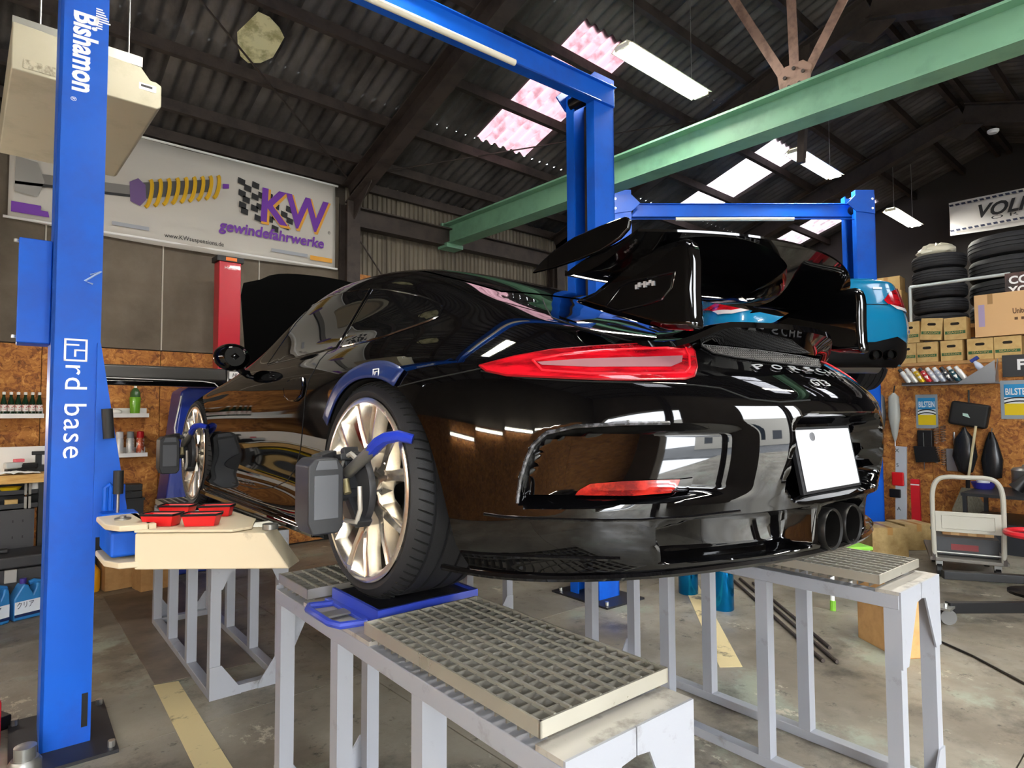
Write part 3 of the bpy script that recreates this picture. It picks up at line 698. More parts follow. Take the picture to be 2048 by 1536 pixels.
def bonnet():
    b=MB(); N=14; v=[]
    for side in (0,1):
        for j in range(9):
            t=j/8
            for i in range(N+1):
                u=-1+2*i/N; w=.535+.03*t-.14*max(0,(t-.72)/.28)**3
                x=u*w; bow=.05*u*u
                z=.86+.74*t-.05*u**6*(1 if t>.9 else 0)-.02*u*u*t
                y=2.50+.10*t+bow+(.016 if side else 0); v.append((x,y,z))
    n=(N+1); S_=9*n
    f=[(j*n+i,j*n+i+1,(j+1)*n+i+1,(j+1)*n+i) for j in range(8) for i in range(N)]
    b.add(v,f+[tuple(q+S_ for q in k[::-1]) for k in f]+[(j*n,(j+1)*n,S_+(j+1)*n,S_+j*n) for j in range(8)]+[((j+1)*n+N,j*n+N,S_+j*n+N,S_+(j+1)*n+N) for j in range(8)]+[(8*n+i,8*n+i+1,S_+8*n+i+1,S_+8*n+i) for i in range(N)],True)
    return b
bn=bonnet().build('bonnet',mat('black felt lining',S('060606'),.95,spec=.05),car,angle=50); bn['label']='raised black front lid with matt lining'

# --- wheels
M_RIM=mat('polished alloy',S('ece5d8'),.24,.92,rvar=.06)
M_DISC=mat('brake disc',S('3c3a38'),.5,.5)
def wheel(name,s,xo,yc,R,wd,label):
    e=empty(name,(s*xo,yc,.34),0,parent=car); e['label']=label
    e.rotation_euler=(0,math.radians(-1.3*s),0)
    q=1 if s>0 else -1
    # tyre, outer face at local x=0, inwards is -q
    T=lambda d:-q*d
    rl=.290
    prof=[(rl-.004,T(.02)),(rl+.004,T(.006)),(rl+.020,T(.000)),(R-.030,T(.004)),(R-.014,T(.014)),(R-.005,T(.030))]
    g=[.062,.115,.185,.245]
    g=[x*wd/.305 for x in g]
    for x in g: prof+=[(R-.001,T(x-.006)),(R-.009,T(x-.005)),(R-.009,T(x+.005)),(R-.001,T(x+.006))]
    prof+=[(R-.004,T(wd-.03)),(R-.03,T(wd-.004)),(rl,T(wd-.01)),(rl-.004,T(wd-.02))]
    MB().lathe(prof,(0,0,0),'x',96,True).build('tyre',M_RUBBER,e,angle=40)
    # shoulder sipes
    sp=MB()
    for k in range(72):
        a=2*math.pi*k/72; c,sn=math.cos(a),math.sin(a)
        p0=Vector((T(.012),c*(R-.012),sn*(R-.012))); a2=a+.05; p1=Vector((T(.055*wd/.305),math.cos(a2)*(R+.0006),math.sin(a2)*(R+.0006)))
        pm_=Vector((T(.03),math.cos(a+.02)*(R-.0035),math.sin(a+.02)*(R-.0035)))
        sp.tube([p0,pm_,p1],[.0015,.0028,.003],4)
    o=sp.build('tread_sipes',M_BORE,e); o['kind']='stuff'
    # rim
    MB().lathe([(rl-.006,T(.0)),(rl+.001,T(.003)),(rl-.002,T(.014)),(rl-.012,T(.010)),(rl-.022,T(.020)),(rl-.028,T(.05)),(rl-.04,T(.10)),(rl-.03,T(wd-.02)),(rl-.034,T(wd-.02)),(rl-.046,T(.10)),(rl-.034,T(.05)),(rl-.028,T(.016)),(rl-.016,T(.0))],(0,0,0),'x',72,True).build('rim',M_RIM,e,angle=30)
    # six forked spokes
    sm=MB()
    def leg(p0,p1,w0,w1,t0,t1):
        P0=Vector(p0);P1=Vector(p1); d=(P1-P0); nrm=Vector((1,0,0)); a=d.cross(nrm).normalized()
        v=[];
        for P_,w_,t_ in ((P0,w0,t0),((P0+P1)/2+Vector((q*.004,0,0)),(w0+w1)/2*.82,(t0+t1)/2),(P1,w1,t1)):
            for i,j in ((-1,-1),(1,-1),(.7,.8),(.25,.55),(-.25,.55),(-.7,.8)): v.append(P_+a*(w_/2*i)+Vector((q*t_*(.5 if j>0 else -.5)*abs(j)*1.2,0,0)))
        n=6; sm.add(v,[(r*n+i,r*n+(i+1)%n,(r+1)*n+(i+1)%n,(r+1)*n+i) for r in (0,1) for i in range(n)]+[tuple(range(n)),tuple(range(2*n,3*n))[::-1]])
    for k in (0,):
        j=lambda ang,r,x:(T(x),math.sin(ang)*r,math.cos(ang)*r)
        a=0
        leg(j(a,.055,.045),j(a,.14,.038),.08,.074,.05,.045)
        for sg in (-1,1):
            leg(j(a+sg*.07,.12,.038),j(a+sg*.24,rl-.018,.018),.050,.052,.042,.036)
    sme=sm.mesh('spoke',30)
    for k in range(6): link('spoke',sme,M_RIM,e,rot=(math.radians(60*k+3),0,0))
    MB().lathe([(.075,T(.075)),(.078,T(.03)),(.05,T(.022)),(.035,T(.024)),(.0,T(.024))],(0,0,0),'x',32).build('hub',M_RIM,e)
    MB().lathe([(.10,T(.10)),(.19,T(.10)),(.19,T(.13)),(.10,T(.13))],(0,0,0),'x',48,True).build('brake_disc',M_DISC,e)
    cal=MB()
    for i in range(6):
        a=math.radians(60+i*10); cal.cbox((T(.115),math.sin(a)*.165,-abs(math.cos(a))*.165*-1),.07,.045,.06)
    MB().prism([(.10,.06),(.20,.0),(.205,.09),(.17,.15),(.10,.17),(.07,.12)],'x',T(.07),T(.16)).build('brake_caliper',mat('red caliper',S('a01418'),.35),e,bevel=.01)
    MB().lathe([(.0,T(.17)),(.245,T(.17)),(.245,T(.172)),(0,T(.172))],(0,0,0),'x',32).build('brake_shield',M_WELL,e)
    return e
wheel('rear_wheel',-1,.925,0,.343,.305,'polished rear wheel with wide tyre, near side')
wheel('rear_wheel',1,.925,0,.343,.305,'polished rear wheel with wide tyre, far side')
wheel('front_wheel',-1,.882,2.457,.338,.245,'polished front wheel, near side')
wheel('front_wheel',1,.882,2.457,.338,.245,'polished front wheel, far side')
# underside and blue fender cover
MB().box(-.62,.62,-.75,3.0,.16,.30).build('underbody',M_WELL,car)
# side skirt
for s in (-1,1):
    MB().prism([(s*.84,.115),(s*.93,.125),(s*.925,.15),(s*.86,.165)],'y',.40,2.06).build('side_skirt',M_PAINT,car,bevel=.006)

# front and rear screens, laid on the roof curve from above
def topskin(name,poly,mt,off=.003,step=.04):
    P=[Vector(p) for p in poly]; ol=[]
    for a,b in zip(P,P[1:]+P[:1]):
        n=max(1,int((b-a).length/step)); ol+=[a+(b-a)*(j/n) for j in range(n)]
    xs=[p.x for p in P]; ys=[p.y for p in P]
    gx,gy=np.meshgrid(np.arange(min(xs)+step/2,max(xs),step),np.arange(min(ys)+step/2,max(ys),step))
    dd=inpoly_dist(gx.ravel(),gy.ravel(),[(p.x,p.y) for p in ol])
    pts=ol+[Vector((x,y)) for x,y,q in zip(gx.ravel(),gy.ravel(),dd) if q>step*.45]; n=len(ol)
    V,_,F,*_r=delaunay_2d_cdt(pts,[(i,(i+1)%n) for i in range(n)],[],1,1e-5); C3=[]
    for p in V:
        l,nn,_,_=BV.ray_cast(Vector((p.x,p.y,3)),Vector((0,0,-1))); C3.append(l+nn*off)
    MB().add(C3,[tuple(f) for f in F],True).build(name,mt,car,angle=60)
topskin('rear_window',[(-.40,-.06),(0,-.10),(.40,-.06),(.45,.25),(.43,.50),(0,.56),(-.43,.50),(-.45,.25)],M_GLASS)
topskin('windscreen',[(-.46,1.42),(0,1.36),(.46,1.42),(.54,1.80),(.56,2.02),(0,2.10),(-.56,2.02),(-.54,1.80)],M_GLASS)
# ================================================================== blue magnetic cover on the wheel arch
M_FCOV=mat('dark blue vinyl',S('12265a'),.35,0,.2)
fc=empty('fender_cover',tuple(CARM@Vector((-.93,0,.7))),0,'dark blue vinyl protector draped over the near rear wheel arch','protector')
fci=(Matrix.Translation(fc.location)).inverted()@CARM
b=MB(); rows_=[]
for (y,z),(yo,zo) in zip(REARS[22:42],REARS[22:42]):
    cy,cz=-.02,.34; dy,dz=y-cy,z-cz; l=math.hypot(dy,dz)
    r_=[]
    for t in np.linspace(0.0,.055,5):
        yy=y+dy/l*t; zz=z+dz/l*t
        loc,n,_,_=BV.ray_cast(Vector((-1.5,yy,zz)),Vector((1,0,0)))
        if loc is None: loc,n,_,_=BV.find_nearest(Vector((-.92,yy,zz)))
        r_.append(loc+Vector((-.006,0,.003)))
    rows_.append(r_)
v=[p for r_ in rows_ for p in r_]; n5=5
b.add(v,[(i*n5+j,i*n5+j+1,(i+1)*n5+j+1,(i+1)*n5+j) for i in range(len(rows_)-1) for j in range(n5-1)],True)
o=b.xf(fci).build('cover',M_FCOV,fc); s_=o.modifiers.new('thick','SOLIDIFY'); s_.thickness=.004
l,n=hit(758,749,BV)
MB().tube([fci@(l+n*.012+Vector((0,a,c))) for a,c in ((-.018,-.012),(.018,-.012),(.018,.012),(-.018,.012))],.0022,5,closed=True).tube([fci@(l+n*.012+Vector((0,a,c))) for a,c in ((.006,-.012),(.006,.004),(-.008,.004))],.002,5).build('logo',M_WHITE,fc)

# ================================================================== wheel alignment targets clamped to the near wheels
M_TGT=mat('charcoal target case',S('2c2d30'),.4)
M_TFACE=mat('grey target face',S('55575c'),.35)
M_TBLUE=mat('blue clamp tip',S('1f36a8'),.35)
M_ALU=mat('dull aluminium',S('8d8c88'),.4,.8)
def target(xo,yc,label,shrink=1.0):
    base=CARM@Vector((-xo,yc,.34))
    e=empty('wheel_target',base,CA,label,'alignment target','alignment targets on the wheels')
    # case: faceted box standing off the wheel
    c=MB(); prof=[(-.060,-.085),(-.045,-.12),(.035,-.12),(.05,-.10),(.05,.075),(.03,.105),(-.04,.105),(-.060,.085)]
    c.prism(prof,'y',-.055,.055); c.xf(Matrix.Translation((-.11,0,.0))).build('case',M_TGT,e,bevel=.006)
    MB().box(-.153,-.077,-.0575,-.053,-.075,.055).build('face_plate',M_TFACE,e,bevel=.002)
    MB().prism([(-.15,.072),(-.08,.072),(-.085,.098),(-.14,.098)],'y',-.0575,-.05).build('top_facet',M_TFACE,e)
    MB().cyl((-.08,0,-.01),(.0,0,-.01),.024,20).build('spindle',M_TGT,e)
    # clamp body: ring plate with windows
    MB().lathe([(.055,-.012),(.115,-.004),(.118,.004),(.118,.016),(.055,.016)],(0,0,0),'x',40,True).build('clamp_ring',M_TGT,e)
    MB().bar((-.005,-.01,.0),(-.005,.03,.13),.03,.05,(1,0,0)).bar((-.005,.02,.0),(-.005,-.08,-.10),.03,.05,(1,0,0)).build('clamp_arm',M_TGT,e,bevel=.004)
    MB().bar((-.03,.10,.09),(-.03,-.02,.105),.05,.02,(0,0,1)).bar((-.05,.06,.11),(-.115,.02,.10),.04,.025).build('upper_bracket',M_TGT,e,bevel=.003)
    # silver slider with blue tip reaching over the tyre
    MB().cyl((-.03,-.02,.055),(-.02,-.17,.135),.019,16).build('slider_tube',M_ALU,e)
    MB().tube([(-.02,-.16,.13),(-.022,-.21,.155),(-.018,-.24,.168),(.0,-.285,.175),(.03,-.31,.165)],[.02,.02,.018,.016,.014],8).build('clamp_tip',M_TBLUE,e)
    MB().tube([(-.03,.05,-.02),(-.03,.045,.04),(-.03,.01,.10),(-.03,-.04,.115),(-.03,-.08,.10),(-.03,-.085,.09)],.008,6).tube([(-.03,-.10,.02),(-.03,-.105,-.05),(-.03,-.08,-.09),(-.03,0,-.095)],.007,6).build('spring_lever',mat('pale lever',S('bdb9b0'),.4,.4),e)
    MB().cyl((-.045,-.03,.035),(-.045,-.05,-.005),.012,12).build('knurled_nut',mat('brass nut',S('c9bd90'),.3,.8),e)
    return e
target(.95,0,'charcoal alignment target clamped to the near rear wheel')
target(.905,2.457,'charcoal alignment target clamped to the near front wheel')
# ================================================================== ceiling lamps
M_TUBE=mat('lit fluorescent tube',(1,1,1),.5,emit=(1,.97,.90),estr=85)
M_HOUSE=mat('white lamp housing',S('efe9d0'),.4)
def lamp(x,y,z,label):
    e=empty('tube_lamp',(x,y,z),0,label,'lamp','hanging tube lamps')
    MB().prism([(-.11,.03),(-.05,.075),(.05,.075),(.11,.03),(.10,.028),(.045,.065),(-.045,.065),(-.10,.028)],'x',-.58,.58).build('housing',M_HOUSE,e)
    for s in (-1,1):
        MB().cyl((-.56,s*.045,.035),(.56,s*.045,.035),.02,12).build('tube',M_TUBE,e)
        top=zroof(y,.15)-z
        b=MB(); n=int((top-.07)/.03)
        b.cyl((s*.42,0,.07),(s*.42,0,top),.0035,6).build('chain',M_STEEL,e)
    for s in (-1,1): MB().box(s*.575-.01,s*.575+.01,-.07,.07,.02,.06).build('end_cap',M_HOUSE,e)
    return e
lamp(2.58,1.27,4.3,'lit tube lamp hanging nearest, above the big rear wing')
lamp(5.62,1.27,4.3,'lit tube lamp hanging in the middle, right of the skylight')
lamp(8.74,1.27,4.3,'lit tube lamp hanging farthest, left of the rays banner')
lamp(-.45,1.27,4.3,'lit tube lamp above the blue lift, overhead and out of view')
for i,x in enumerate((-.45,2.58)): lamp(x,-2.3,4.3,['lit tube lamp behind the viewer above the doorway','lit tube lamp behind the viewer, right of the car'][i])
# tube lights fixed to the walls over the benches, seen only mirrored in the car's flank
def wall_lamp(p,rz,label):
    e=empty('wall_tube_lamp',p,rz,label,'lamp','wall tube lamps')
    MB().box(-.62,.62,-.03,0,-.03,.05).build('batten',M_HOUSE,e,bevel=.004)
    MB().cyl((-.59,-.055,.0),(.59,-.055,.0),.019,12).build('tube',M_TUBE,e)
    for s in (-1,1): MB().box(s*.605-.015,s*.605+.015,-.08,0,-.025,.03).build('end_cap',M_HOUSE,e)
wall_lamp((-2.55,4.87,1.52),0,'lit tube light on the front wall above the bench, left of frame')
for k,(y,z) in enumerate(((-2.0,2.12),(-.7,2.05),(.6,1.90),(1.9,1.62))): wall_lamp((XL+.02,y,z),math.pi/2,['lit tube light on left wall, nearest the doorway','lit tube light on left wall, second from doorway','lit tube light on left wall, third from doorway','lit tube light on left wall, nearest the bench'][k])
# ================================================================== alignment stands (frame of the car)
ZT=.794
RC=Matrix.Rotation(CA,4,'Z')
_bars={}
def bar_mesh(key,fn):
    if key not in _bars: _bars[key]=fn().mesh('grating_bar')
    return _bars[key]
M_GRATED=mat('shaded grating bar',S('77736a'),.5,.6)  # bearing bars coloured darker, standing in for the shade inside the cells
M_GRATE=mat('grating steel',S('b9b5a8'),.36,.75,rvar=.12)
def grating(st,x0,x1,y0,y1,z0=.0,h=.032):
    """bar grating lying on the stand; frame plus each bar"""
    g=MB(); t=.005
    for a in ((x0,x1,y0,y0+t),(x0,x1,y1-t,y1),(x0,x0+t,y0,y1),(x1-t,x1,y0,y1)): g.box(*a,z0,z0+h)
    go=g.build('grating',M_GRATE,st)
    ny=max(2,round((y1-y0)/.0365)); nx=max(2,round((x1-x0)/.042)); w=x1-x0; l=y1-y0
    bx=bar_mesh(('x',round(w,3)),lambda:MB().box(.006,w-.006,-.002,.002,-.013,h-.003))
    by=bar_mesh(('y',round(l,3)),lambda:MB().box(-.003,.003,.006,l-.006,0,.007))
    for i in range(1,ny): link('grating_bar',bx,M_GRATED,go,(x0,y0+l*i/ny,z0))
    for i in range(1,nx): link('grating_rod',by,M_GRATE,go,(x0+w*i/nx,y0,z0+h-.006))
    return go
def stand(x0,y0,label,plate_y,w=.384,L=1.485):
    base=RC@Vector((x0,y0,0))
    e=empty('alignment_stand',base,CA,label,'stand','steel alignment stands')
    x1=w; y1=L; q=.05
    ys=[0,(L-q)/3,2*(L-q)/3,L-q]
    leg=MB().box(0,q,0,q,.04,ZT-.06).mesh('leg')
    for yy in ys:
        for xx in (0,x1-q):
            o=link('leg',leg,M_WHITEP,e,(xx,yy,0))
    for xx in (0,x1-q):
        MB().box(xx,xx+q,0,L,0,.04).build('bottom_rail',M_WHITEP,e,bevel=.003)
        MB().box(xx-.002,xx+q+.002,0,L,ZT-.06,ZT-.012).build('top_rail',M_WHITEP,e,bevel=.003)
    a,b=plate_y
    for r0,r1 in ((0,.075),(a-y0-.06,min(b-y0+.05,L))): MB().box(0,x1,r0,r1,ZT-.012,ZT).build('deck_plate',mat('worn deck paint',S('a9a49a'),.4,.3,noise=(S('5d564c'),8,.5,.66)),e)
    for yy,s in ((0,-1),(L,1)):
        ya,yb=(yy-.006,yy) if s<0 else (yy,yy+.006)
        MB().box(q,x1-q,yy if s<0 else yy-q,yy+q if s<0 else yy,0,.04).build('end_rail',M_WHITEP,e)
        MB().prism([(0,.0),(.15,0),(.15,.025),(.055,.16),(0,.16)],'y',ya,yb).build('lower_gusset',M_WHITEP,e)
        MB().prism([(x1,.0),(x1-.15,0),(x1-.15,.025),(x1-.055,.16),(x1,.16)],'y',ya,yb).build('lower_gusset',M_WHITEP,e)
        MB().prism([(0,ZT),(x1/2,ZT),(x1/2,ZT-.055),(.15,ZT-.06),(.055,ZT-.26),(0,ZT-.26)],'y',ya,yb).build('upper_gusset',M_WHITEP,e)
        MB().prism([(x1,ZT),(x1/2+.004,ZT),(x1/2+.004,ZT-.055),(x1-.15,ZT-.06),(x1-.055,ZT-.26),(x1,ZT-.26)],'y',ya,yb).build('upper_gusset',M_WHITEP,e)
    # gratings before and behind the turn plate
    a,b=plate_y
    grating(e,0,x1,.06,a-y0-.03,ZT+.014)
    if b-y0<L-.1: grating(e,0,x1,b-y0+.02,L-.02,ZT+.014)
    return e
SRL=stand(-1.034,-1.030,'silver stand under the near rear wheel, in the foreground',(-.215,.145))
SRR=stand(.565,-1.018,'silver stand under the far rear wheel, below the exhaust',(-.215,.145))
SFL=stand(-.99,1.53,'silver stand under the near front wheel, behind the cream arm',(2.25,2.66))
SFR=stand(.565,1.53,'silver stand under the far front wheel, half hidden below the bumper',(2.25,2.66))
# turn plates the wheels rest on
M_TP=mat('royal blue plate',S('2b3fa6'),.35,0,.3)
M_TPD=mat('scuffed black plate',S('26262b'),.4,.5,noise=(S('5b5550'),10,.55,.7))
def turnplate(cx,cy,s,label):
    b0=CARM@Vector((cx,cy,0)); e=empty('turn_plate',(b0.x,b0.y,ZT),CA,label,'turn plate','turn plates under the wheels')
    MB().box(-.19,.19,-.195,.155,.001,.012).build('base',M_TP,e,bevel=.002)
    MB().box(-.165,.185,-.17,.135,.013,.036).build('slide_plate',M_TPD,e,bevel=.002)
    b=MB().box(-.17,-.16,-.175,.14,.012,.045).box(-.17,.19,-.182,-.172,.012,.045).box(.18,.19,-.175,.14,.012,.045)
    b.build('edge_angle',M_TP,e)
    MB().tube([(s*.185,.10,.006),(s*.26,.11,.010),(s*.275,.08,.010),(s*.275,-.09,.010),(s*.262,-.13,.010),(s*.185,-.14,.006)],.011,8).build('handle',M_TP,e)
    MB().bar((s*.19,-.02,.012),(s*.27,-.02,.012),.05,.006).build('tongue',M_ALU,e)
    return e
turnplate(-.79,0,-1,'blue turn plate with loop handle under the near rear tyre')
turnplate(.79,0,1,'blue turn plate under the far rear tyre')
turnplate(-.77,2.457,-1,'blue turn plate under the near front tyre')
turnplate(.77,2.457,1,'blue turn plate under the far front tyre')

# ================================================================== two post lifts
M_BOLT=mat('zinc bolt',S('c9c9c4'),.3,.9)
M_TUBEC=mat('ivory cable cover',S('e9e2cf'),.5)
def column(par,x,s,face,zc,h=3.98,w=.21,dp=.31):
    """one lift column at local x, inner side towards s; built of plates round an open channel"""
    e=empty('lift_column',(x,0,0),parent=par)
    xo=-s*w/2
    MB().box(-w/2,w/2,-dp/2,-dp/2+.012,0,h).build('front_plate',M_BLUE,e)
    MB().box(-w/2,w/2,dp/2-.012,dp/2,0,h).build('rear_plate',M_BLUE,e)
    MB().box(min(xo,xo+s*.012),max(xo,xo+s*.012),-dp/2,dp/2,0,h).build('back_plate',M_BLUE,e)
    for yy in (-1,1):
        xi=s*(w/2)
        MB().box(min(xi,xi+s*.012),max(xi,xi+s*.012),yy*dp/2-(.085 if yy>0 else 0),yy*dp/2+(.085 if yy<0 else 0),0,h).build('channel_lip',M_BLUE,e)
    MB().box(-.02*1,.03,-.05,.05,.1,h-.1).build('lift_chain',M_DARKSTEEL,e)
    MB().box(-w/2-.10,w/2+.10,-dp/2-.16,dp/2+.12,.0,.014).build('foot_plate',mat('black foot plate',S('222226'),.5),e)
    for bx,by in ((-.16,-.27),(.16,-.27),(-.16,.22),(.16,.22)): MB().cyl((bx,by,.012),(bx,by,.04),.014,8).build('anchor_bolt',M_BOLT,e)
    # carriage with tapered cheek plate
    MB().prism([(s*w/2,zc+.75),(s*(w/2+.012),zc+.75),(s*(w/2+.125),zc+.02),(s*(w/2+.125),zc-.10),(s*w/2,zc-.10)],'y',-dp/2-.012,-dp/2+.002).build('carriage_cheek',M_BLUE,e)
    MB().box(min(s*.02,s*(w/2+.12)),max(s*.02,s*(w/2+.12)),-dp/2+.005,dp/2-.005,zc-.1,zc+.12).build('carriage',M_BLUE,e)
    return e
COLS=[]
def lift(mid,rz,span,label,zc,hb=3.98,wl=.21,yb=-.0):
    e=empty('car_lift',(*mid,0),rz,label,'car lift','blue two post lifts')
    L_=column(e,-span/2,1,0,zc,w=wl); R_=column(e,span/2,-1,1,zc); COLS.append((L_,R_))
    hx=span/2
    MB().box(-hx-.07,hx+.09,yb-.05,yb+.05,hb-.15,hb+.01).box(-hx-.07,hx+.09,yb-.075,yb+.075,hb-.01,hb+.0).build('cross_beam',M_BLUE,e,bevel=.004)
    for s in (-1,1):
        MB().prism([(s*(hx+.10),hb-.15),(s*(hx+.10),hb+.07),(s*(hx-.12),hb+.07),(s*(hx-.22),hb-.03),(s*(hx-.12),hb-.12)],'y',-.168,-.156).build('head_plate',M_BLUE,e)
        MB().prism([(s*(hx+.10),hb-.15),(s*(hx+.10),hb+.07),(s*(hx-.12),hb+.07),(s*(hx-.22),hb-.03),(s*(hx-.12),hb-.12)],'y',.156,.168).build('head_plate',M_BLUE,e)
        for dx,dz in ((.07,.02),(.07,-.09)): MB().cyl((s*(hx+dx),-.175,hb+dz),(s*(hx+dx),-.16,hb+dz),.014,10).build('head_bolt',M_BOLT,e)
        MB().cyl((s*(hx-.10),-.1,hb-.08),(s*(hx-.10),.1,hb-.08),.055,20).build('pulley',mat('black pulley',S('121214'),.3,.4),e)
    MB().cyl((-hx*.92,yb-.115,hb-.20),(hx*.92,yb-.115,hb-.20),.007,8).build('cable',M_BLUED,e)
    MB().cyl((-hx*.55,yb-.115,hb-.20),(hx*.42,yb-.115,hb-.20),.021,14).build('cable_cover',M_TUBEC,e)
    return e
LIFT1=lift((.162,1.56),-.05,3.367,'blue two post lift in the foreground straddling the black car',.98,3.98,.165,-.13)
# details on its near column
lc=COLS[0][0]
WT=mat('white vinyl lettering',S('f2f2f4'),.5)
def lettering(par,x,y,z,s,size,width,**k):
    return text('lettering',s,WT,par,frame((x,y,z),(0,0,-1),(1,0,0)),size=size,depth=.0006,width=width,**k)
yf=-.31/2-.0008
lettering(lc,.005,yf,3.02,'Bishamon',.125,.36,bold=.004)
lettering(lc,-.03,yf,2.80,'®',.03,.018)['kind']='stuff'
st=MB()
for k in range(9): st.box(.045,.07+.006*k*(k<6),yf-.0006,yf,3.235-.011*k,3.241-.011*k)
st.build('letter_stripes',WT,lc)['kind']='stuff'
lettering(lc,.005,yf,1.43,'rd base',.115,.40,space=1.1)
lg=MB()
for a in ((-.042,.042,1.70,1.708),(-.042,.042,1.79,1.798),(-.042,-.034,1.70,1.798),(.034,.042,1.70,1.798),(-.006,.034,1.745,1.752),(-.006,.002,1.72,1.752),(-.042,.012,1.768,1.775)): lg.box(a[0]+.005,a[1]+.005,yf-.0006,yf,a[2]-.055,a[3]-.055)
lg.build('logo',WT,lc)
MB().box(-.20,-.0835,-.10,.06,1.72,2.17).build('control_box',M_BLUE,lc,bevel=.006)
for zz in (1.74,2.15): MB().cyl((-.208,-.08,zz),(-.208,-.08,zz+.012),.01,8).build('box_screw',M_BOLT,lc)
MB().tube([(.05,yf,2.03),(.09,yf-.001,2.05),(.03,yf-.001,2.0),(.06,yf-.001,1.99)],.004,4).build('scratch_mark',mat('pale scuff',S('a9bfe2'),.6),lc)
M_GRIP=mat('black rubber grip',S('161617'),.55)
MB().cyl((.13,-.20,1.31),(.12,-.20,1.44),.022,12).build('lock_grip',M_GRIP,lc)
MB().cyl((.165,-.24,1.07),(.165,-.24,1.17),.02,12).build('lever_grip',M_GRIP,lc)
MB().cyl((.165,-.24,.99),(.165,-.24,1.08),.006,8).build('lever_rod',M_STEEL,lc)
MB().tube([(.12,-.22,1.0),(.12,-.23,1.10),(.135,-.23,1.11),(.14,-.23,1.10),(.14,-.22,1.0)],.012,8).build('lock_hook',M_BLUE,lc)
MB().box(.10,.24,-.28,-.155,.93,.99).build('arm_bracket',M_BLUE,lc,bevel=.01)
# slot near the foot
MB().box(.060,.082,yf-.003,yf,.08,.22).build('access_slot',M_BLACK,lc)

# swing arm of the near column: blue tube held in a cream clevis, cream beam, tool plate
ae=empty('swing_arm',(-1.36,1.15,0)); bpy.context.view_layer.update(); ae.parent=LIFT1; ae.matrix_parent_inverse=LIFT1.matrix_world.inverted(); ae['label']='cream swing arm with flat tray plate'
I=Matrix.Translation((1.36,-1.15,0))
def ab(b,name,mt,**k): return b.xf(I).build(name,mt,ae,**k)
ab(MB().box(-1.44,-1.33,1.08,1.34,.855,.955),'inner_tube',M_BLUE,bevel=.012)
for z0,z1 in ((.962,.985),(.82,.845)):
    ab(MB().prism([(-1.45,1.36),(-1.455,1.12),(-1.42,1.03),(-1.33,1.00),(-1.30,1.05),(-1.30,1.36)],'z',z0,z1),'clevis_plate',M_CREAM,bevel=.006)
ab(MB().box(-1.325,-1.30,1.0,1.36,.82,.985),'clevis_web',M_CREAM)
d=Vector((.44,-.38,0)).normalized(); nrm=Vector((-d.y,d.x,0)); p0=Vector((-1.37,1.02,0))
def L3(u,v,z): q=p0+d*u+nrm*v; return (q.x,q.y,z)
bm_=MB(); sec_=[(0,0,.81),(0,0,.955),(0,.13,.955),(0,.13,.81)]
v=[L3(u_,v_,z_) for u_,v_,z_ in [(.0,0,.812),(.0,0,.952),(.0,.13,.952),(.0,.13,.812),(.60,0,.812),(.50,0,.952),(.50,.13,.952),(.60,.13,.812)]]
bm_.add(v,[(0,1,2,3),(7,6,5,4),(0,4,5,1),(1,5,6,2),(2,6,7,3),(3,7,4,0)])
ab(bm_,'arm_beam',M_CREAM,bevel=.006)
ab(MB().prism([L3(.0,-.005,0)[:2],L3(.38,-.005,0)[:2],L3(.43,.06,0)[:2],L3(.37,.25,0)[:2],L3(.18,.46,0)[:2],L3(.02,.56,0)[:2],L3(-.05,.35,0)[:2]],'z',.955,.966),'tray_plate',M_CREAM,bevel=.003)
ab(MB().cyl(L3(.50,.065,.955),L3(.50,.065,.975),.03,20),'pad_pivot',M_ALU)
ab(MB().cyl((-1.38,1.2,.985),(-1.38,1.2,.992),.03,20).cyl((-1.38,1.2,.99),(-1.38,1.2,1.0),.012,12),'pivot_pin',M_ALU)
# red trays lying on the plate
def tray(u,vv,rz,label):
    p=L3(u,vv,.967); e=empty('parts_tray',p,rz,label,'tray','red magnetic parts trays')
    pr=lambda a,b,z0,z1:None
    lo=[(-.055,-.032),(.055,-.032),(.062,0),(.055,.032),(-.055,.032),(-.062,0)]
    hi=[(p_[0]*1.2,p_[1]*1.25) for p_ in lo]
    b=MB(); n=6
    v=[(p_[0],p_[1],0) for p_ in lo]+[(p_[0],p_[1],.045) for p_ in hi]+[(p_[0]*.93,p_[1]*.9,.045) for p_ in hi]+[(p_[0]*.9,p_[1]*.85,.006) for p_ in lo]
    b.add(v,[tuple(range(n))[::-1]]+[(r*n+i,r*n+(i+1)%n,(r+1)*n+(i+1)%n,(r+1)*n+i) for r in range(3) for i in range(n)]+[tuple(range(3*n,4*n))])
    b.build('bowl',M_RED,e)
    MB().tube([(p_[0]*1.01,p_[1]*1.01,.045) for p_ in hi],.005,6,closed=True).build('rim',M_BLACK,e)
    return e
tray(.05,.10,-.75,'red parts tray on the cream plate, front left of four')
tray(.215,.095,-.60,'red parts tray on the cream plate, front right of four')
tray(-.01,.34,-.7,'red parts tray on the cream plate, back left of four')
tray(.165,.33,-.55,'red parts tray on the cream plate, back right of four')
# ---- second lift behind, turned across the bay
LIFT2=lift((4.93,1.88),-.71,2.84,'blue two post lift in the background holding up the blue coupe',1.62,3.85)
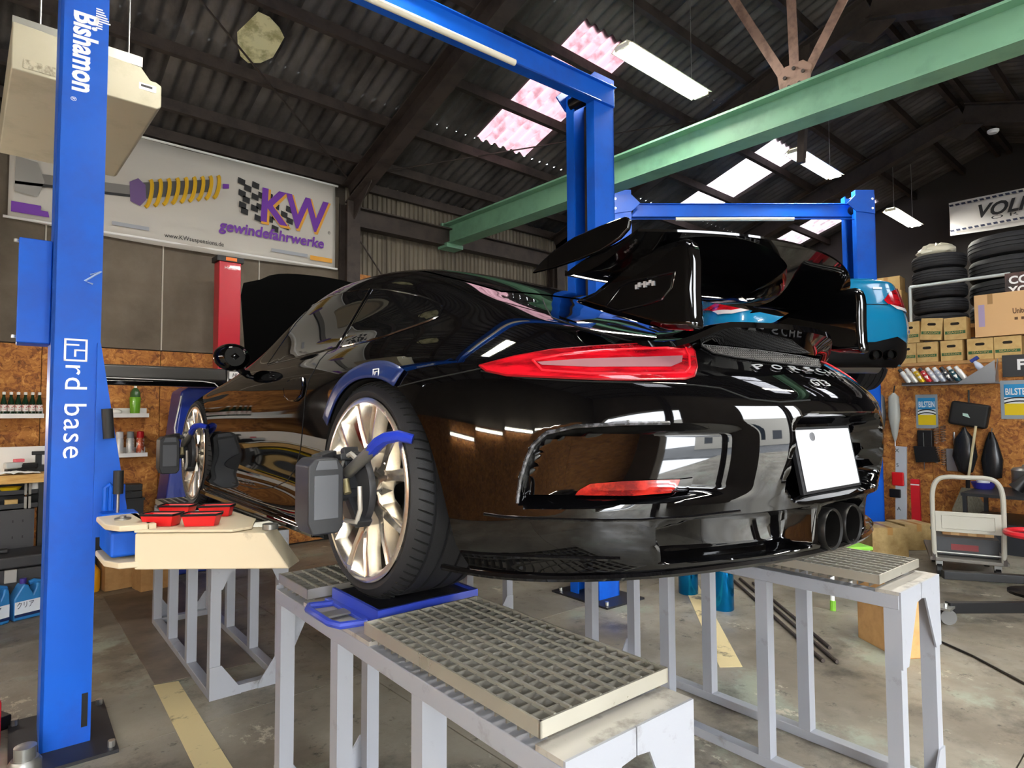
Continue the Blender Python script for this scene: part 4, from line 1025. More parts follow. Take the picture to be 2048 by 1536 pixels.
# ================================================================== blue coupe up on the second lift
BZ=1.63; BH=.71
bmw=empty('blue_coupe',(3.87,.47,BZ),-BH,'bright blue coupe seen from behind, raised on the far lift','car')
M_BB=mat('bright blue car paint',S('0f7aa8'),.2,0,1.0)
bplan=[(0,.0),(.35,.01),(.62,.05),(.80,.17),(.90,.42),(.925,.85),(.93,1.0),(.91,1.6),(.90,2.3),(.905,3.2),(.90,3.7),(.80,4.2),(.45,4.42),(0,4.46)]
def brow(z,ins,zs=None):
    o=[]; n=len(bplan)
    for i,(x,y) in enumerate(bplan):
        x0,y0=bplan[max(i-1,0)]; x1,y1=bplan[min(i+1,n-1)]; tx,ty=x1-x0,y1-y0; l=math.hypot(tx,ty); nx,ny=-ty/l,tx/l
        if i in (0,n-1): nx,ny=0,(1 if i==0 else -1)
        o.append([0 if i in (0,n-1) else x+nx*ins,y+ny*ins,z])
    return o
yy=[.3,.35,.4,.5,.7,.9,1.1,1.7,2.4,3.1,3.6,3.9,4.1,4.2]
bc=[[[0,y,.18] for y in yy],brow(.19,.16),brow(.20,.07),brow(.28,.03),brow(.42,.0),brow(.56,-.01),brow(.68,.01),brow(.80,.045),brow(.90,.075),brow(.955,.10)]
def brows(pts): return pts
top=[(0,.12,.985),(.33,.12,.985),(.58,.16,.98),(.70,.28,.965),(.74,.50,.955),(.76,.85,.965),(.76,1.1,.97),(.76,1.6,.97),(.76,2.2,.95),(.74,3.0,.92),(.68,3.5,.84),(.55,3.9,.76),(.3,4.15,.70),(0,4.2,.68)]
bc.append([list(p) for p in top])
bc.append([[0,.28,1.0],[.28,.29,1.0],[.5,.34,1.0],[.6,.50,1.0],[.64,.72,1.03],[.66,.98,1.12],[.66,1.25,1.18],[.66,1.7,1.2],[.66,2.2,1.12],[.62,2.75,.98],[.54,3.3,.88],[.42,3.7,.80],[.22,3.95,.74],[0,4.0,.72]])
bc.append([[0,.40,1.005],[.2,.41,1.01],[.38,.47,1.015],[.47,.66,1.05],[.51,.92,1.15],[.55,1.2,1.28],[.55,1.5,1.35],[.55,1.85,1.36],[.54,2.2,1.27],[.48,2.7,1.05],[.40,3.1,.93],[.3,3.45,.85],[.15,3.7,.79],[0,3.75,.77]])
bc.append([[0,.50,1.01],[.1,.52,1.015],[.18,.60,1.03],[.23,.82,1.10],[.26,1.1,1.24],[.28,1.35,1.36],[.28,1.6,1.40],[.28,1.9,1.40],[.28,2.2,1.33],[.24,2.65,1.10],[.2,3.0,.96],[.15,3.3,.88],[.08,3.5,.82],[0,3.55,.80]])
bc.append([[0,.55,1.015],[0,.58,1.02],[0,.68,1.045],[0,.9,1.13],[0,1.15,1.26],[0,1.4,1.375],[0,1.65,1.41],[0,1.9,1.41],[0,2.2,1.34],[0,2.6,1.12],[0,2.95,.97],[0,3.25,.89],[0,3.45,.83],[0,3.5,.81]])
BG=np.array(bc); BQ=BG.copy()
for _ in range(3):
    Sm=bs_axis(np.swapaxes(bs_axis(BQ,1,0,0),0,1),1,0,0).swapaxes(0,1); BQ=BQ+.7*(BG-Sm)
BD=bs_axis(np.swapaxes(bs_axis(BQ,6,0,0),0,1),6,0,0).swapaxes(0,1); BD[:,0,0]=BD[:,-1,0]=0; BD[-1,:,0]=0; BD[0,:,0]=0
k2,i2=BD.shape[:2]; Vh=BD.reshape(-1,3); ix=np.arange(k2*i2).reshape(k2,i2)
fh=[(int(ix[a,b]),int(ix[a,b+1]),int(ix[a+1,b+1]),int(ix[a+1,b])) for a in range(k2-1) for b in range(i2-1)]
Vm=Vh.copy(); Vm[:,0]*=-1
bb=MB(); bb.add(np.concatenate([Vh,Vm]),fh+[tuple(q+len(Vh) for q in f[::-1]) for f in fh],True)
bbo=bb.build('body',M_BB,bmw,angle=60)
bpy.context.view_layer.update()
BM_=bmw.matrix_world.copy(); BMI=BM_.inverted(); CAMB=BMI@CAM
BBV=BVHTree.FromPolygons([v.co.copy() for v in bbo.data.vertices],[tuple(p.vertices) for p in bbo.data.polygons])
def skin(name,poly,mt,off=.006,step=.02,mirror=True,parent=None):
    """skin on the tail of the blue car: outline in rear view (x, z), met from behind"""
    P=[Vector(p) for p in poly]; ol=[]
    for a,b in zip(P,P[1:]+P[:1]):
        n=max(1,int((b-a).length/step)); ol+=[a+(b-a)*(j/n) for j in range(n)]
    xs=[p.x for p in P]; zs=[p.y for p in P]
    gx,gz=np.meshgrid(np.arange(min(xs)+step/2,max(xs),step),np.arange(min(zs)+step/2,max(zs),step))
    dd=inpoly_dist(gx.ravel(),gz.ravel(),[(p.x,p.y) for p in ol])
    pts=ol+[Vector((x,z)) for x,z,q in zip(gx.ravel(),gz.ravel(),dd) if q>step*.45]; n=len(ol)
    V,_,F,*_r=delaunay_2d_cdt(pts,[(i,(i+1)%n) for i in range(n)],[],1,1e-5); C3=[]
    for p in V:
        l,nn,_,_=BBV.ray_cast(Vector((p.x,-3,p.y)),Vector((0,1,0)))
        if l is None: l,nn,_,_=BBV.find_nearest(Vector((p.x,.3,p.y)))
        C3.append(l+nn*off)
    for s in ((1,-1) if mirror else (1,)): MB().add([(p.x*s,p.y,p.z) for p in C3],[tuple(f) for f in F],True).build(name,mt,parent or bmw,angle=60)
skin('tail_lamp',[(.52,.78),(.60,.86),(.74,.915),(.845,.95),(.88,.87),(.875,.75),(.80,.715),(.66,.725),(.55,.745)],M_TAIL,.012)
skin('lamp_strip',[(.57,.742),(.66,.725),(.80,.715),(.875,.75),(.868,.70),(.80,.68),(.64,.70)],mat('clear white lamp strip',S('d8d4d4'),.15),.012)
skin('boot_gap',[(-.56,.735),(.56,.735),(.56,.742),(-.56,.742)],M_SEAM,.004,.05,False)
skin('rear_valance',[(.0,.19),(.70,.19),(.80,.28),(.74,.40),(.62,.45),(.40,.40),(0,.39)],mat('matt black valance',S('08080a'),.6,spec=.2),.010,.03)
skin('rear_window',[(0,1.07),(.40,1.06),(.44,1.12),(.36,1.30),(0,1.33)],M_GLASS,.004,.03)
skin('model_badge',[(.44,.885),(.53,.885),(.535,.905),(.445,.905)],M_BADGE,.008,.02,False)
skin('side_reflector',[(.82,.50),(.86,.50),(.865,.53),(.825,.53)],M_REFL,.008,.02)
for s in (-1,1):
    for dx in (.40,.53):
        MB().lathe([(.045,.10),(.045,-.03),(.038,-.03),(.036,.10)],(s*dx,.0,.285),'y',20,True).build('exhaust_tip',mat('dark chrome',S('3a3838'),.2,1),bmw)
        MB().cyl((s*dx,.01,.285),(s*dx,.015,.285),.04,16).build('exhaust_bore',M_BORE,bmw)
MB().lathe([(.0,-.30),(.09,-.28),(.10,.28),(.0,.30)],(.30,.30,.235),'x',16).build('silencer',M_ALU,bmw)
MB().box(-.165,.165,-.012,-.004,.60,.765).xf(Matrix.Translation((0,.0,0))).build('number_plate',mat('white plate',S('e6e6e6'),.4),bmw)
text('plate_number','27',M_INK,bmw,frame((.10,-.0135,.675),(1,0,0),(0,0,1)),size=.11,depth=.001)
MB().box(-.55,.55,.40,.55,1.02,1.03).xf(Matrix.Translation((0,-.15,-.01))).build('boot_spoiler',M_BB,bmw,bevel=.006)
for s in (-1,1):
    for yw in (.95,3.64):
        w=empty('road_wheel',(s*.93,yw,.33),parent=bmw); w['label']='black tyred wheel of the blue coupe'
        T=lambda d_:-s*d_
        pr=[(.24,T(.02)),(.26,T(.0)),(.30,T(.004)),(.325,T(.03))]
        for x_ in (.07,.13,.19): pr+=[(.33,T(x_-.006)),(.322,T(x_-.004)),(.322,T(x_+.004)),(.33,T(x_+.006))]
        pr+=[(.325,T(.235)),(.28,T(.262)),(.24,T(.25))]
        MB().lathe(pr,(0,0,0),'x',48,True).build('tyre',M_RUBBER,w)
        MB().lathe([(.0,T(.05)),(.2,T(.04)),(.245,T(.012)),(.245,T(.2)),(0,T(.2))],(0,0,0),'x',32).build('rim',M_BLACK,w)
    mi=MB().sphere((s*.98,2.55,.98),1,16,10,(.11,.07,.08)); mi.build('door_mirror',M_BB,bmw)
for s in (-1,1):
    for yw in (1.3,3.0): MB().box(s*.5-.06,s*.5+.06,yw-.06,yw+.06,.10,.20).build('jacking_point',M_BLACK,bmw)

# swing arms of the far lift reaching under the sills
bpy.context.view_layer.update()
L2I=LIFT2.matrix_world.inverted()
for ci,s in ((0,-1),(1,1)):
    cx=(-1 if ci==0 else 1)*1.42
    for yw in (1.3,3.0):
        q=L2I@(BM_@Vector((s*.5,yw,.04))); a=Vector((cx-(.16 if cx>0 else -.16),0,q.z))
        o=MB().bar(a,q,.09,.07).cyl((q.x,q.y,q.z),(q.x,q.y,q.z+.058),.05,16).build('swing_arm',M_BLUE,LIFT2)
# ================================================================== left side: banner, heater, shelves, bench, aligner
FM=lambda x,z,y=4.848: frame((x,y,z),(1,0,0),(0,0,1))
def fdec(par,name,poly,mt,y=4.8475,t=.001): return MB().prism(poly,'y',y-t,y).build(name,mt,par)
bn_=empty('suspension_banner',(-.18,4.86,3.06),0,'white suspension banner with yellow coil spring and purple letters on the front wall','banner')
def BL(o): o.matrix_parent_inverse=Matrix.Translation((.18,-4.86,-3.06)); return o
b=MB(); N=60; K=10; v=[]
M_VINYL=mat('white banner vinyl',S('bcb8b0'),.6)
for j in range(K+1):
    for i in range(N+1):
        u=i/N; t=j/K; x=-1.64+2.92*u
        sag=.05*math.sin(math.pi*u); z=3.07+.970*t - (sag if j==0 else sag*(1-.2*t))*.9 +(.02*math.sin(math.pi*u) if j==K else 0)
        y=4.862+.006*math.sin(9*u+4*t)+.004*math.sin(23*u-3*t); v.append((x,y,z))
b.add(v,[(j*(N+1)+i,j*(N+1)+i+1,(j+1)*(N+1)+i+1,(j+1)*(N+1)+i) for j in range(K) for i in range(N)],True)
BL(b.build('cloth',M_VINYL,bn_)).modifiers.new('thick','SOLIDIFY').thickness=.002
for z in (3.035,4.04): BL(MB().cyl((-1.67,4.862,z if z>4 else 3.075),(1.31,4.862,z if z>4 else 3.075),.012,8).build('banner_rod',M_WHITE,bn_))
M_PUR=mat('purple ink',S('6a2f9c'),.6); M_GOLD=mat('gold ink',S('d79a35'),.6); M_YEL=mat('yellow ink',S('d8ab22'),.5); M_GREYI=mat('grey ink',S('9a9ea6'),.6)
YB_=4.845
def T(s,x,z,size,width,mt,y=YB_,**k): return BL(text('banner_text',s,mt,bn_,FM(x,z,y),size=size,depth=.0006,width=width,**k))
def Pz(name,poly,mt,y=YB_): return BL(fdec(bn_,name,poly,mt,y))
# chequered flag
fk=0
for r in range(6):
    for c in range(9):
        if (r+c)%2==0 and not (r<1 and c>4) and not(r>3 and c>6) and not (c==8 and r in (0,5)):
            x=.20+.072*c+.012*r*(-1)**r*.3-.03*math.sin(c*.7)*(r*.2); z=3.87-.062*r-.018*c+.03*math.sin(c*.9)
            Pz('flag_check',[(x,z),(x+.072,z-.018),(x+.068,z-.08),(x-.004,z-.062)],M_INK,YB_+.002)
T('KW',.80,3.60,.50,.78,M_GOLD,YB_,bold=.022,shear=.05); T('KW',.785,3.615,.50,.76,M_PUR,YB_-.002,bold=.012,shear=.05)
T('gewindefahrwerke',.58,3.33,.155,1.12,M_PUR,bold=.004,shear=.12)
T('www.KWsuspensions.de',-.20,3.135,.062,.54,M_INK)
T('®',1.20,3.47,.05,.03,M_INK)
Pz('gold_bar',[(.98,3.13),(1.24,3.13),(1.24,3.18),(.98,3.18)],M_GOLD)
for x0,x1 in ((.55,.95),(-.9,-.6)): Pz('grey_bar',[(x0,3.15),(x1,3.15),(x1,3.185),(x0,3.185)],M_GREYI)
Pz('purple_block',[(-1.62,3.12),(-1.36,3.12),(-1.37,3.17),(-1.42,3.17),(-1.42,3.21),(-1.62,3.21)],M_PUR)
# printed coil spring strut: shaft, collars and leaning coils
Pz('strut_shaft',[(-1.6,3.36),(-.72,3.44),(-.72,3.55),(-1.6,3.47)],mat('printed steel',S('6d6a66'),.5))
Pz('strut_shade',[(-1.6,3.36),(-.72,3.44),(-.72,3.465),(-1.6,3.385)],M_INK,YB_-.001)
Pz('strut_knuckle',[(-1.6,3.30),(-1.45,3.28),(-1.40,3.42),(-1.45,3.58),(-1.6,3.60)],mat('printed grey knuckle',S('8a8884'),.5),YB_-.001)
Pz('strut_body',[(-.66,3.44),(-.05,3.66),(-.05,3.78),(-.66,3.60)],mat('printed dark body',S('3a3936'),.5))
Pz('strut_collar',[(-.76,3.40),(-.68,3.37),(-.63,3.44),(-.64,3.58),(-.70,3.63),(-.77,3.58)],mat('printed violet collar',S('5c3d78'),.5),YB_-.003)
for k in range(9):
    x=-.62+.075*k; z=3.505+.026*k; h=.135-.002*k
    pts=[(x+.018*math.sin(t)+.030*math.cos(t),z+h*math.sin(t)) for t in np.linspace(-1.5,1.5,9)]
    BL(MB().tube([(p[0],YB_-.003,p[1]) for p in pts],.019,6).build('spring_coil',M_YEL,bn_))
Pz('strut_tip',[(.05,3.71),(.11,3.725),(.11,3.77),(.05,3.76)],M_PUR)

# hanging heater
M_BEIGE=mat('beige enamel',S('b3ad97'),.55,noise=(S('a09a84'),3,.5,.7))
hz=3.25
ht=empty('hanging_heater',(-1.38,2.4,hz),0,'beige ceiling heater hung on rods, half hidden by blue column','heater')
hb=MB(); x0,x1,y0,y1=-1.74,-1.03,2.38,3.80
pr=[(x0,hz),(x1-.02,hz),(x1,hz+.02),(x1,hz+.15),(x1-.03,hz+.165),(x1-.06,hz+.165),(x1-.11,hz+.23),(x0,hz+.26)]
hb.prism([(p[0]+1.38,p[1]-hz) for p in pr],'y',y0-2.4,y1-2.4).build('case',M_BEIGE,ht,bevel=.008)
hb=MB().box(x0+1.38,x1-.1+1.38,0,.04,.24,.30).build('hanger_rail',mat('clear rail',S('a5a49c'),.3,.3),ht)
for xx in (-1.62,-1.20): MB().cyl((xx+1.38,.02,.22),(xx+1.38,.02,1.16),.005,8).build('hanger_rod',M_STEEL,ht)
MB().box(x1-.12+1.38,x1-.03+1.38,-.0225,-.0205,.095,.135).build('rating_label',M_WHITE,ht)
MB().box(x1-.11+1.38,x1-.05+1.38,-.0232,-.0225,.112,.126).build('label_print',M_INK,ht)
MB().box(x0+.05+1.38,x0+.19+1.38,-.0225,-.0205,.02,.07).build('old_label',mat('worn label',S('b7b09a'),.6,noise=(S('7d7664'),30,.45,.6)),ht)

# ledges with bottles and cans
def ledge(x0,x1,z,label):
    e=empty('wall_ledge',((x0+x1)/2,4.9,z),0,label,'shelf','white wall ledges'); h=(x1-x0)/2
    MB().box(-h,h,-.12,-.0,-.02,0).build('shelf_board',M_WHITE,e,bevel=.002); MB().box(-h,h,-.02,0,0,.06).build('back_lip',M_WHITE,e)
    MB().box(-h,h,-.125,-.115,-.025,.012).build('front_lip',M_WHITE,e); return e
ledge(-1.30,-.58,1.415,'white wall ledge with the green bottle, right of blue column')
ledge(-1.30,-.585,1.055,'white wall ledge holding three spray cans')
ledge(-1.85,-1.36,1.415,'white wall ledge with a row of small bottles, left of blue column')
M_GLB=mat('green bottle glass',S('12301c'),.1,0,.6); M_LAB=mat('white red label',S('e2dcd8'),.5,noise=(S('b8262e'),40,.55,.6,(1,1,2)))
for k in range(6):
    e=empty('drink_bottle',(-1.625+.047*k,4.84,1.417),0,'small dark green bottle with white cap, '+['leftmost','second from left','third from left','third from right','second from right','rightmost'][k]+' of six on ledge','bottle','row of green bottles on ledge')
    MB().lathe([(.021,0),(.022,.01),(.022,.10),(.011,.15),(.010,.17)],n=16).build('glass',M_GLB,e)
    MB().lathe([(.0225,.03),(.0225,.085)],n=16,cap=False).build('paper_label',M_LAB,e); MB().lathe([(.012,.168),(.012,.19),(0,.192)],n=12).build('cap',M_WHITE,e)
e=empty('shaker_bottle',(-.685,4.83,1.417),0,'ribbed green bottle with white cap alone on ledge','bottle')
MB().lathe([(.036,0),(.04,.02),(.046,.15),(.044,.16)],n=24).build('lower_body',mat('bright green liquid',S('6fae2c'),.2,0,.5),e)
MB().lathe([(.044,.16),(.042,.20),(.024,.235),(.014,.245)],n=24).build('shoulder',mat('green glass',S('3a5a34'),.1,0,.5),e); MB().lathe([(.012,.245),(.012,.275),(0,.278)],n=12).build('cap',M_WHITE,e)
o=MB().sphere((0,0,.025),1,18,8,(.055,.035,.027)).build('soap_dish',M_WHITE,loc=(-.84,4.83,1.417)); tag(o,'rounded white dish on the ledge beside green bottle','dish')
for x,c1,c2,lab in ((-.80,S('e6e6e4'),S('f0f0f0'),'white spray can on lower ledge, leftmost of three'),(-.715,S('c3c6c6'),S('8d9496'),'spray can with grey cap on lower ledge, middle of three'),(-.635,S('b8583a'),S('d11c25'),'spray can with red cap on lower ledge, rightmost of three')):
    e=empty('spray_can',(x,4.835,1.057),0,lab,'spray can','spray cans on ledge'); m1=mat('can '+lab,c1,.3,.3,noise=(S('f2ede6'),22,.5,.56)); m2=mat('cap '+lab,c2,.4)
    MB().lathe([(.032,0),(.033,.005),(.033,.13),(.028,.145)],n=20).build('can',m1,e); MB().lathe([(.029,.145),(.030,.15),(.029,.20),(.02,.205),(0,.206)],n=20).build('cap',m2,e)

# work bench at the far left
e=empty('work_bench',(-2.2,4.5,0),0,'wooden work bench with dark cupboard under the left ledge','bench')
MB().box(-.9,.84,-.28,.16,.90,.965).build('bench_top',mat('pine edge',S('d0a866'),.6,noise=(S('b88b48'),6,.4,.65,(1,6,6))),e)
MB().box(-.9,.84,.14,.16,.965,1.16).build('back_board',M_WHITE,e)
MB().box(-.9,.84,.0,.16,.86,.90).build('apron',M_BLACK,e)
for xx in (-.86,.78): MB().box(xx,xx+.05,-.22,-.17,0,.9).build('leg',M_BLACK,e)
MB().box(-.8,.76,-.20,.15,.18,.695).build('cupboard',mat('dark grey steel',S('3a3a3d'),.5),e)
for z in (.60,.48,.36): 
    for dx in (-.03,.03): MB().box(.66+dx-.004,.66+dx+.004,-.203,-.199,z,z+.02).build('slot',M_BLACK,e)
# storage crates on the cupboard
def crate(x,y,z,w,d,h,label):
    e=empty('storage_bin',(x,y,z),0,label,'bin','black storage bins'); t=.006; mt=mat('black bin plastic',S('232427'),.5)
    MB().box(-w/2,w/2,-d/2,d/2,0,t).build('base',mt,e)
    MB().box(-w/2,w/2,-d/2,-d/2+t,0,h*.45).box(-w/2,w/2,d/2-t,d/2,0,h).box(-w/2,-w/2+t,-d/2,d/2,0,h*.8).box(w/2-t,w/2,-d/2,d/2,0,h*.8).build('side_walls',mt,e)
    for s in (-1,1): MB().box(s*(w/2-.008)-.008,s*(w/2-.008)+.008,-d/2-.004,-d/2+.012,0,h*1.0).build('corner_post',mat('grey clip',S('8c8a84'),.5),e)
crate(-1.60,4.40,.805,.22,.2,.085,'black bin with yellow dish under bench top'); crate(-1.43,4.40,.805,.10,.2,.085,'black bin with white rag under bench top')
crate(-1.60,4.40,.70,.22,.2,.09,'lower black bin with green and tan packs'); crate(-1.43,4.40,.70,.10,.2,.09,'lower black bin with dark cans')
o=MB().lathe([(.0,.0),(.05,.004),(.07,.03),(.073,.03),(.05,0.0)],n=24).build('yellow_dish',mat('yellow plastic',S('e8c320'),.4),loc=(-1.59,4.36,.835)); tag(o,'round yellow dish lying in the upper bin','dish')
o=MB().lathe([(.045,0),(.05,.02),(.03,.07),(.022,.11),(.0,.115)],n=12).build('white_rag',M_WHITE,loc=(-1.44,4.36,.83)); tag(o,'crumpled white rag standing in the small bin','rag')
o=MB().box(-.04,.04,-.03,.03,0,.06).build('tan_pack',M_CARD2,loc=(-1.58,4.37,.71),bevel=.004); tag(o,'tan packet standing in the lower bin','packet')
# things on the bench top
e=empty('power_tool',(-1.54,4.40,.966),.3,'grey and red power tool lying on bench','tool'); MB().box(-.09,.02,-.03,.03,.04,.085).build('body',mat('light grey plastic',S('a9acab'),.4),e,bevel=.008)
MB().box(-.03,.03,-.025,.025,.085,.11).build('red_switch',mat('pink red plastic',S('d4606a'),.4),e,bevel=.004); MB().box(.0,.12,-.03,.03,.03,.075).build('grip',M_BLACK,e,bevel=.01); MB().box(-.08,.10,-.03,.03,0,.035).build('foot',M_BLACK,e)
e=empty('clamp_handle',(-1.41,4.50,.966),0,'black tee shaped clamp handle on bench','clamp'); MB().box(-.02,.02,-.02,.02,0,.13).build('post',M_BLACK,e); MB().box(-.045,.045,-.015,.015,.13,.16).build('cross_bar',M_BLACK,e,bevel=.004); MB().box(-.05,.06,-.05,.05,0,.05).build('base',M_BLACK,e)
b=MB(); v=[]; 
for j in range(9):
    for i in range(15): v.append((-.16+.023*i,-.07+.0175*j,.006+.018*abs(math.sin(i*.9+j*.5))*(1-abs(i-7)/8)))
b.add(v,[(j*15+i,j*15+i+1,(j+1)*15+i+1,(j+1)*15+i) for j in range(8) for i in range(14)],True); o=b.build('white_cloth',M_WHITE,loc=(-1.58,4.27,.966)); o.modifiers.new('t','SOLIDIFY').thickness=.004; tag(o,'folded white cloth on the bench edge','cloth')
# black chest and jugs on the floor
e=empty('tool_chest',(-1.72,4.05,0),0,'low black tool chest with grey latch under bench','chest'); mt=mat('black chest plastic',S('2b2b2e'),.5)
MB().box(-.5,.40,-.17,.17,0,.33).build('body',mt,e,bevel=.012); MB().box(-.51,.41,-.18,.18,.335,.42).build('lid',mt,e,bevel=.015); MB().box(-.30,.12,-.02,.05,.42,.45).build('lid_handle',mt,e,bevel=.012); MB().box(.09,.16,-.19,-.17,.24,.33).build('latch',mat('grey latch',S('9b9a96'),.5),e,bevel=.004)
def jug(x,y,rz,label,txt):
    e=empty('fluid_jug',(x,y,0),rz,label,'jug','blue washer fluid jugs'); mb_=mat('blue jug plastic',S('2f79b8'),.35)
    MB().prism([(-.085,0),(.085,0),(.09,.02),(.09,.13),(.085,.20),(.078,.235),(.05,.24),(.045,.20),(.03,.17),(.0,.235),(-.03,.245),(-.085,.15)],'y',-.05,.05).build('body',mb_,e,bevel=.012)
    MB().tube([(.02,0,.235),(.05,0,.245),(.082,0,.235),(.09,0,.20)],.016,8).build('handle',mb_,e); MB().cyl((-.015,0,.24),(-.015,0,.275),.02,16).build('cap',mat('purple cap',S('3d2f86'),.4),e)
    MB().box(-.082,.082,-.0525,-.0505,.045,.13).build('paper_label',mat('white jug label',S('dfe6ee'),.4),e); MB().box(-.082,.082,-.053,-.0505,.025,.045).build('label_band',mat('navy band',S('1c2c58'),.4),e)
    text('label_text',txt,mat('navy print',S('1b2340'),.5),e,frame((-.02,-.0535,.10),(1,0,0),(0,0,1)),size=.05,depth=.0004,width=.10)
jug(-1.515,3.80,.35,'blue fluid jug with white label, right of two','クリア'); jug(-1.70,3.72,.5,'blue fluid jug with white label, left of two at frame edge','クリア')
# cartons at the foot of the wall
def carton(name,w,d,h,loc,rz,label,mt=M_CARD,group=None,open_=False,tape=True,tilt=0):
    e=empty(name,loc,rz,label,'carton',group); e.rotation_euler=(tilt,0,rz)
    if open_:
        t=.005
        for a in ((-w/2,w/2,-d/2,-d/2+t),(-w/2,w/2,d/2-t,d/2),(-w/2,-w/2+t,-d/2,d/2),(w/2-t,w/2,-d/2,d/2)): MB().box(*a,0,h).build('side',mt,e)
        MB().box(-w/2,w/2,-d/2,d/2,0,t).build('bottom',mt,e)
    else:
        MB().box(-w/2,w/2,-d/2,d/2,0,h-.004).build('box',mt,e,bevel=.003)
        MB().box(-w/2,-.002,-d/2,d/2,h-.004,h).build('flap',mt,e); MB().box(.002,w/2,-d/2,d/2,h-.004,h).build('flap',mt,e)
        if tape: MB().box(-.025,.025,-d/2-.0008,-d/2,h-.07,h).box(-.025,.025,-d/2,d/2,h,h+.0008).build('tape',mat('packing tape',S('b58a54'),.25),e)
    return e
carton('carton',.20,.25,.28,(-.90,4.30,0),.1,'small brown carton by the wall behind swing arm, left of two')
carton('carton',.26,.22,.27,(-.66,4.06,0),.1,'small brown carton by the wall behind swing arm, right of two')
e=empty('oil_bottle',(-1.07,4.26,0),0,'yellow and orange bottle beside the small cartons','bottle'); MB().lathe([(.06,0),(.065,.02),(.065,.16),(.03,.21),(.02,.23)],n=20).build('body',mat('orange yellow plastic',S('e8a81e'),.4),e); MB().cyl((0,0,.23),(0,0,.26),.022,12).build('cap',mat('yellow cap',S('e3cf2a'),.4),e)
e=empty('low_cabinet',(-.95,4.72,0),0,'dark low cabinet against the strand board wall','cabinet'); MB().box(-.35,.30,-.16,.16,0,.66).build('body',mat('black cabinet',S('1e1e20'),.5),e); MB().box(-.36,.31,-.17,.16,.66,.68).build('top',M_BLACK,e)
e=empty('tool_case',(-.79,4.64,.681),0,'black flat tool case on the low cabinet','case'); MB().box(-.13,.13,-.08,.08,0,.06).build('lower_shell',M_BLACK,e,bevel=.006); MB().box(-.13,.13,-.08,.08,.063,.12).build('lid',M_BLACK,e,bevel=.006); MB().tube([(-.04,-.085,.06),(-.04,-.11,.06),(.04,-.11,.06),(.04,-.085,.06)],.006,6).build('handle',M_BLACK,e)
tag(MB().tube([(-.45,4.885,.86),(-.3,4.885,.84),(-.15,4.885,.85),(.0,4.885,.87),(.2,4.885,.86)],.007,6).build('wall_cable',M_WHITE),'white cable running along the strand board wall','cable')

# wheel aligner: blue cabinet, red tower, dark camera boom
e=empty('wheel_aligner',(.0,4.38,0),0,'wheel aligner with red tower, dark boom and blue cabinet','aligner')
M_ARED=mat('red tower paint',S('b5172c'),.3,0,.4); M_BOOM=mat('charcoal boom',S('3b3a38'),.3,0,.3)
MB().prism([(-.60,0),(.35,0),(.30,1.60),(.15,1.66),(-.36,1.66),(-.42,1.62)],'y',-.05,.30).build('cabinet',mat('royal blue cabinet',S('1c3390'),.3,0,.3),e,bevel=.02)
MB().tube([(-.42,-.055,1.58),(-.47,-.058,1.3),(-.44,-.058,1.05)],.006,6).build('cabinet_stripe',M_WHITE,e)
MB().box(-.105,.095,.0,.16,1.66,2.86).build('tower',M_ARED,e,bevel=.008)
MB().box(-.125,.115,-.01,.17,2.86,2.91).build('tower_cap',M_BLACK,e); MB().box(-.05,.05,-.013,-.010,2.868,2.90).build('cap_emblem',mat('orange emblem',S('e8772a'),.5),e)
text('tower_mark','Hunter',M_WHITE,e,frame((.0,-.002,2.80),(1,0,0),(0,0,1)),size=.04,depth=.0005)
MB().prism([(-.20,1.69),(-.155,1.70),(-.15,1.80),(-.19,1.83),(-.24,1.82),(-.25,1.72)],'x',-1.18,-.10).build('boom',M_BOOM,e,bevel=.01)
MB().box(-1.16,-.12,-.245,-.16,1.655,1.70).build('boom_window',mat('boom glass',S('08080a'),.05,0,1),e,bevel=.01)
MB().tube([(-1.15,-.252,1.715),(-.30,-.252,1.705),(-.20,-.252,1.69),(-.17,-.252,1.66)],.004,6).build('boom_trim',M_WHITE,e)
MB().box(-.10,.30,-.26,-.10,1.66,1.86).build('boom_hub',M_BOOM,e,bevel=.02); MB().box(-.08,.14,-.264,-.26,1.735,1.80).build('hub_label',M_WHITE,e)
text('hub_text','HUNTER',M_INK,e,frame((.03,-.265,1.768),(1,0,0),(0,0,1)),size=.05,depth=.0005,width=.17,shear=.2)

# bits at the lower left corner
e=empty('floor_jack',(-1.80,1.72,0),.4,'red floor jack with black feet at the left edge','jack'); MB().box(-.10,.05,-.09,.09,.0,.22).build('body',M_RED,e,bevel=.02); MB().cyl((-.0,0,.20),(-.02,0,.45),.035,14).build('post',mat('faded red post',S('a8484a'),.4),e); MB().bar((.02,.05,.30),(.12,.16,.06),.05,.05).build('leg',mat('dark red leg',S('7a1420'),.4),e); MB().box(.06,.18,.11,.21,0,.06).build('foot',M_BLACK,e,bevel=.006)
e=empty('metal_canister',(-1.665,1.345,.0145),0,'small dull metal canister by the blue column foot','canister'); MB().lathe([(.055,0),(.055,.05),(.045,.065)],n=24).build('body',M_ALU,e); MB().lathe([(.036,.065),(.037,.11),(.03,.113),(0,.113)],n=24).build('lid',M_STEEL,e)
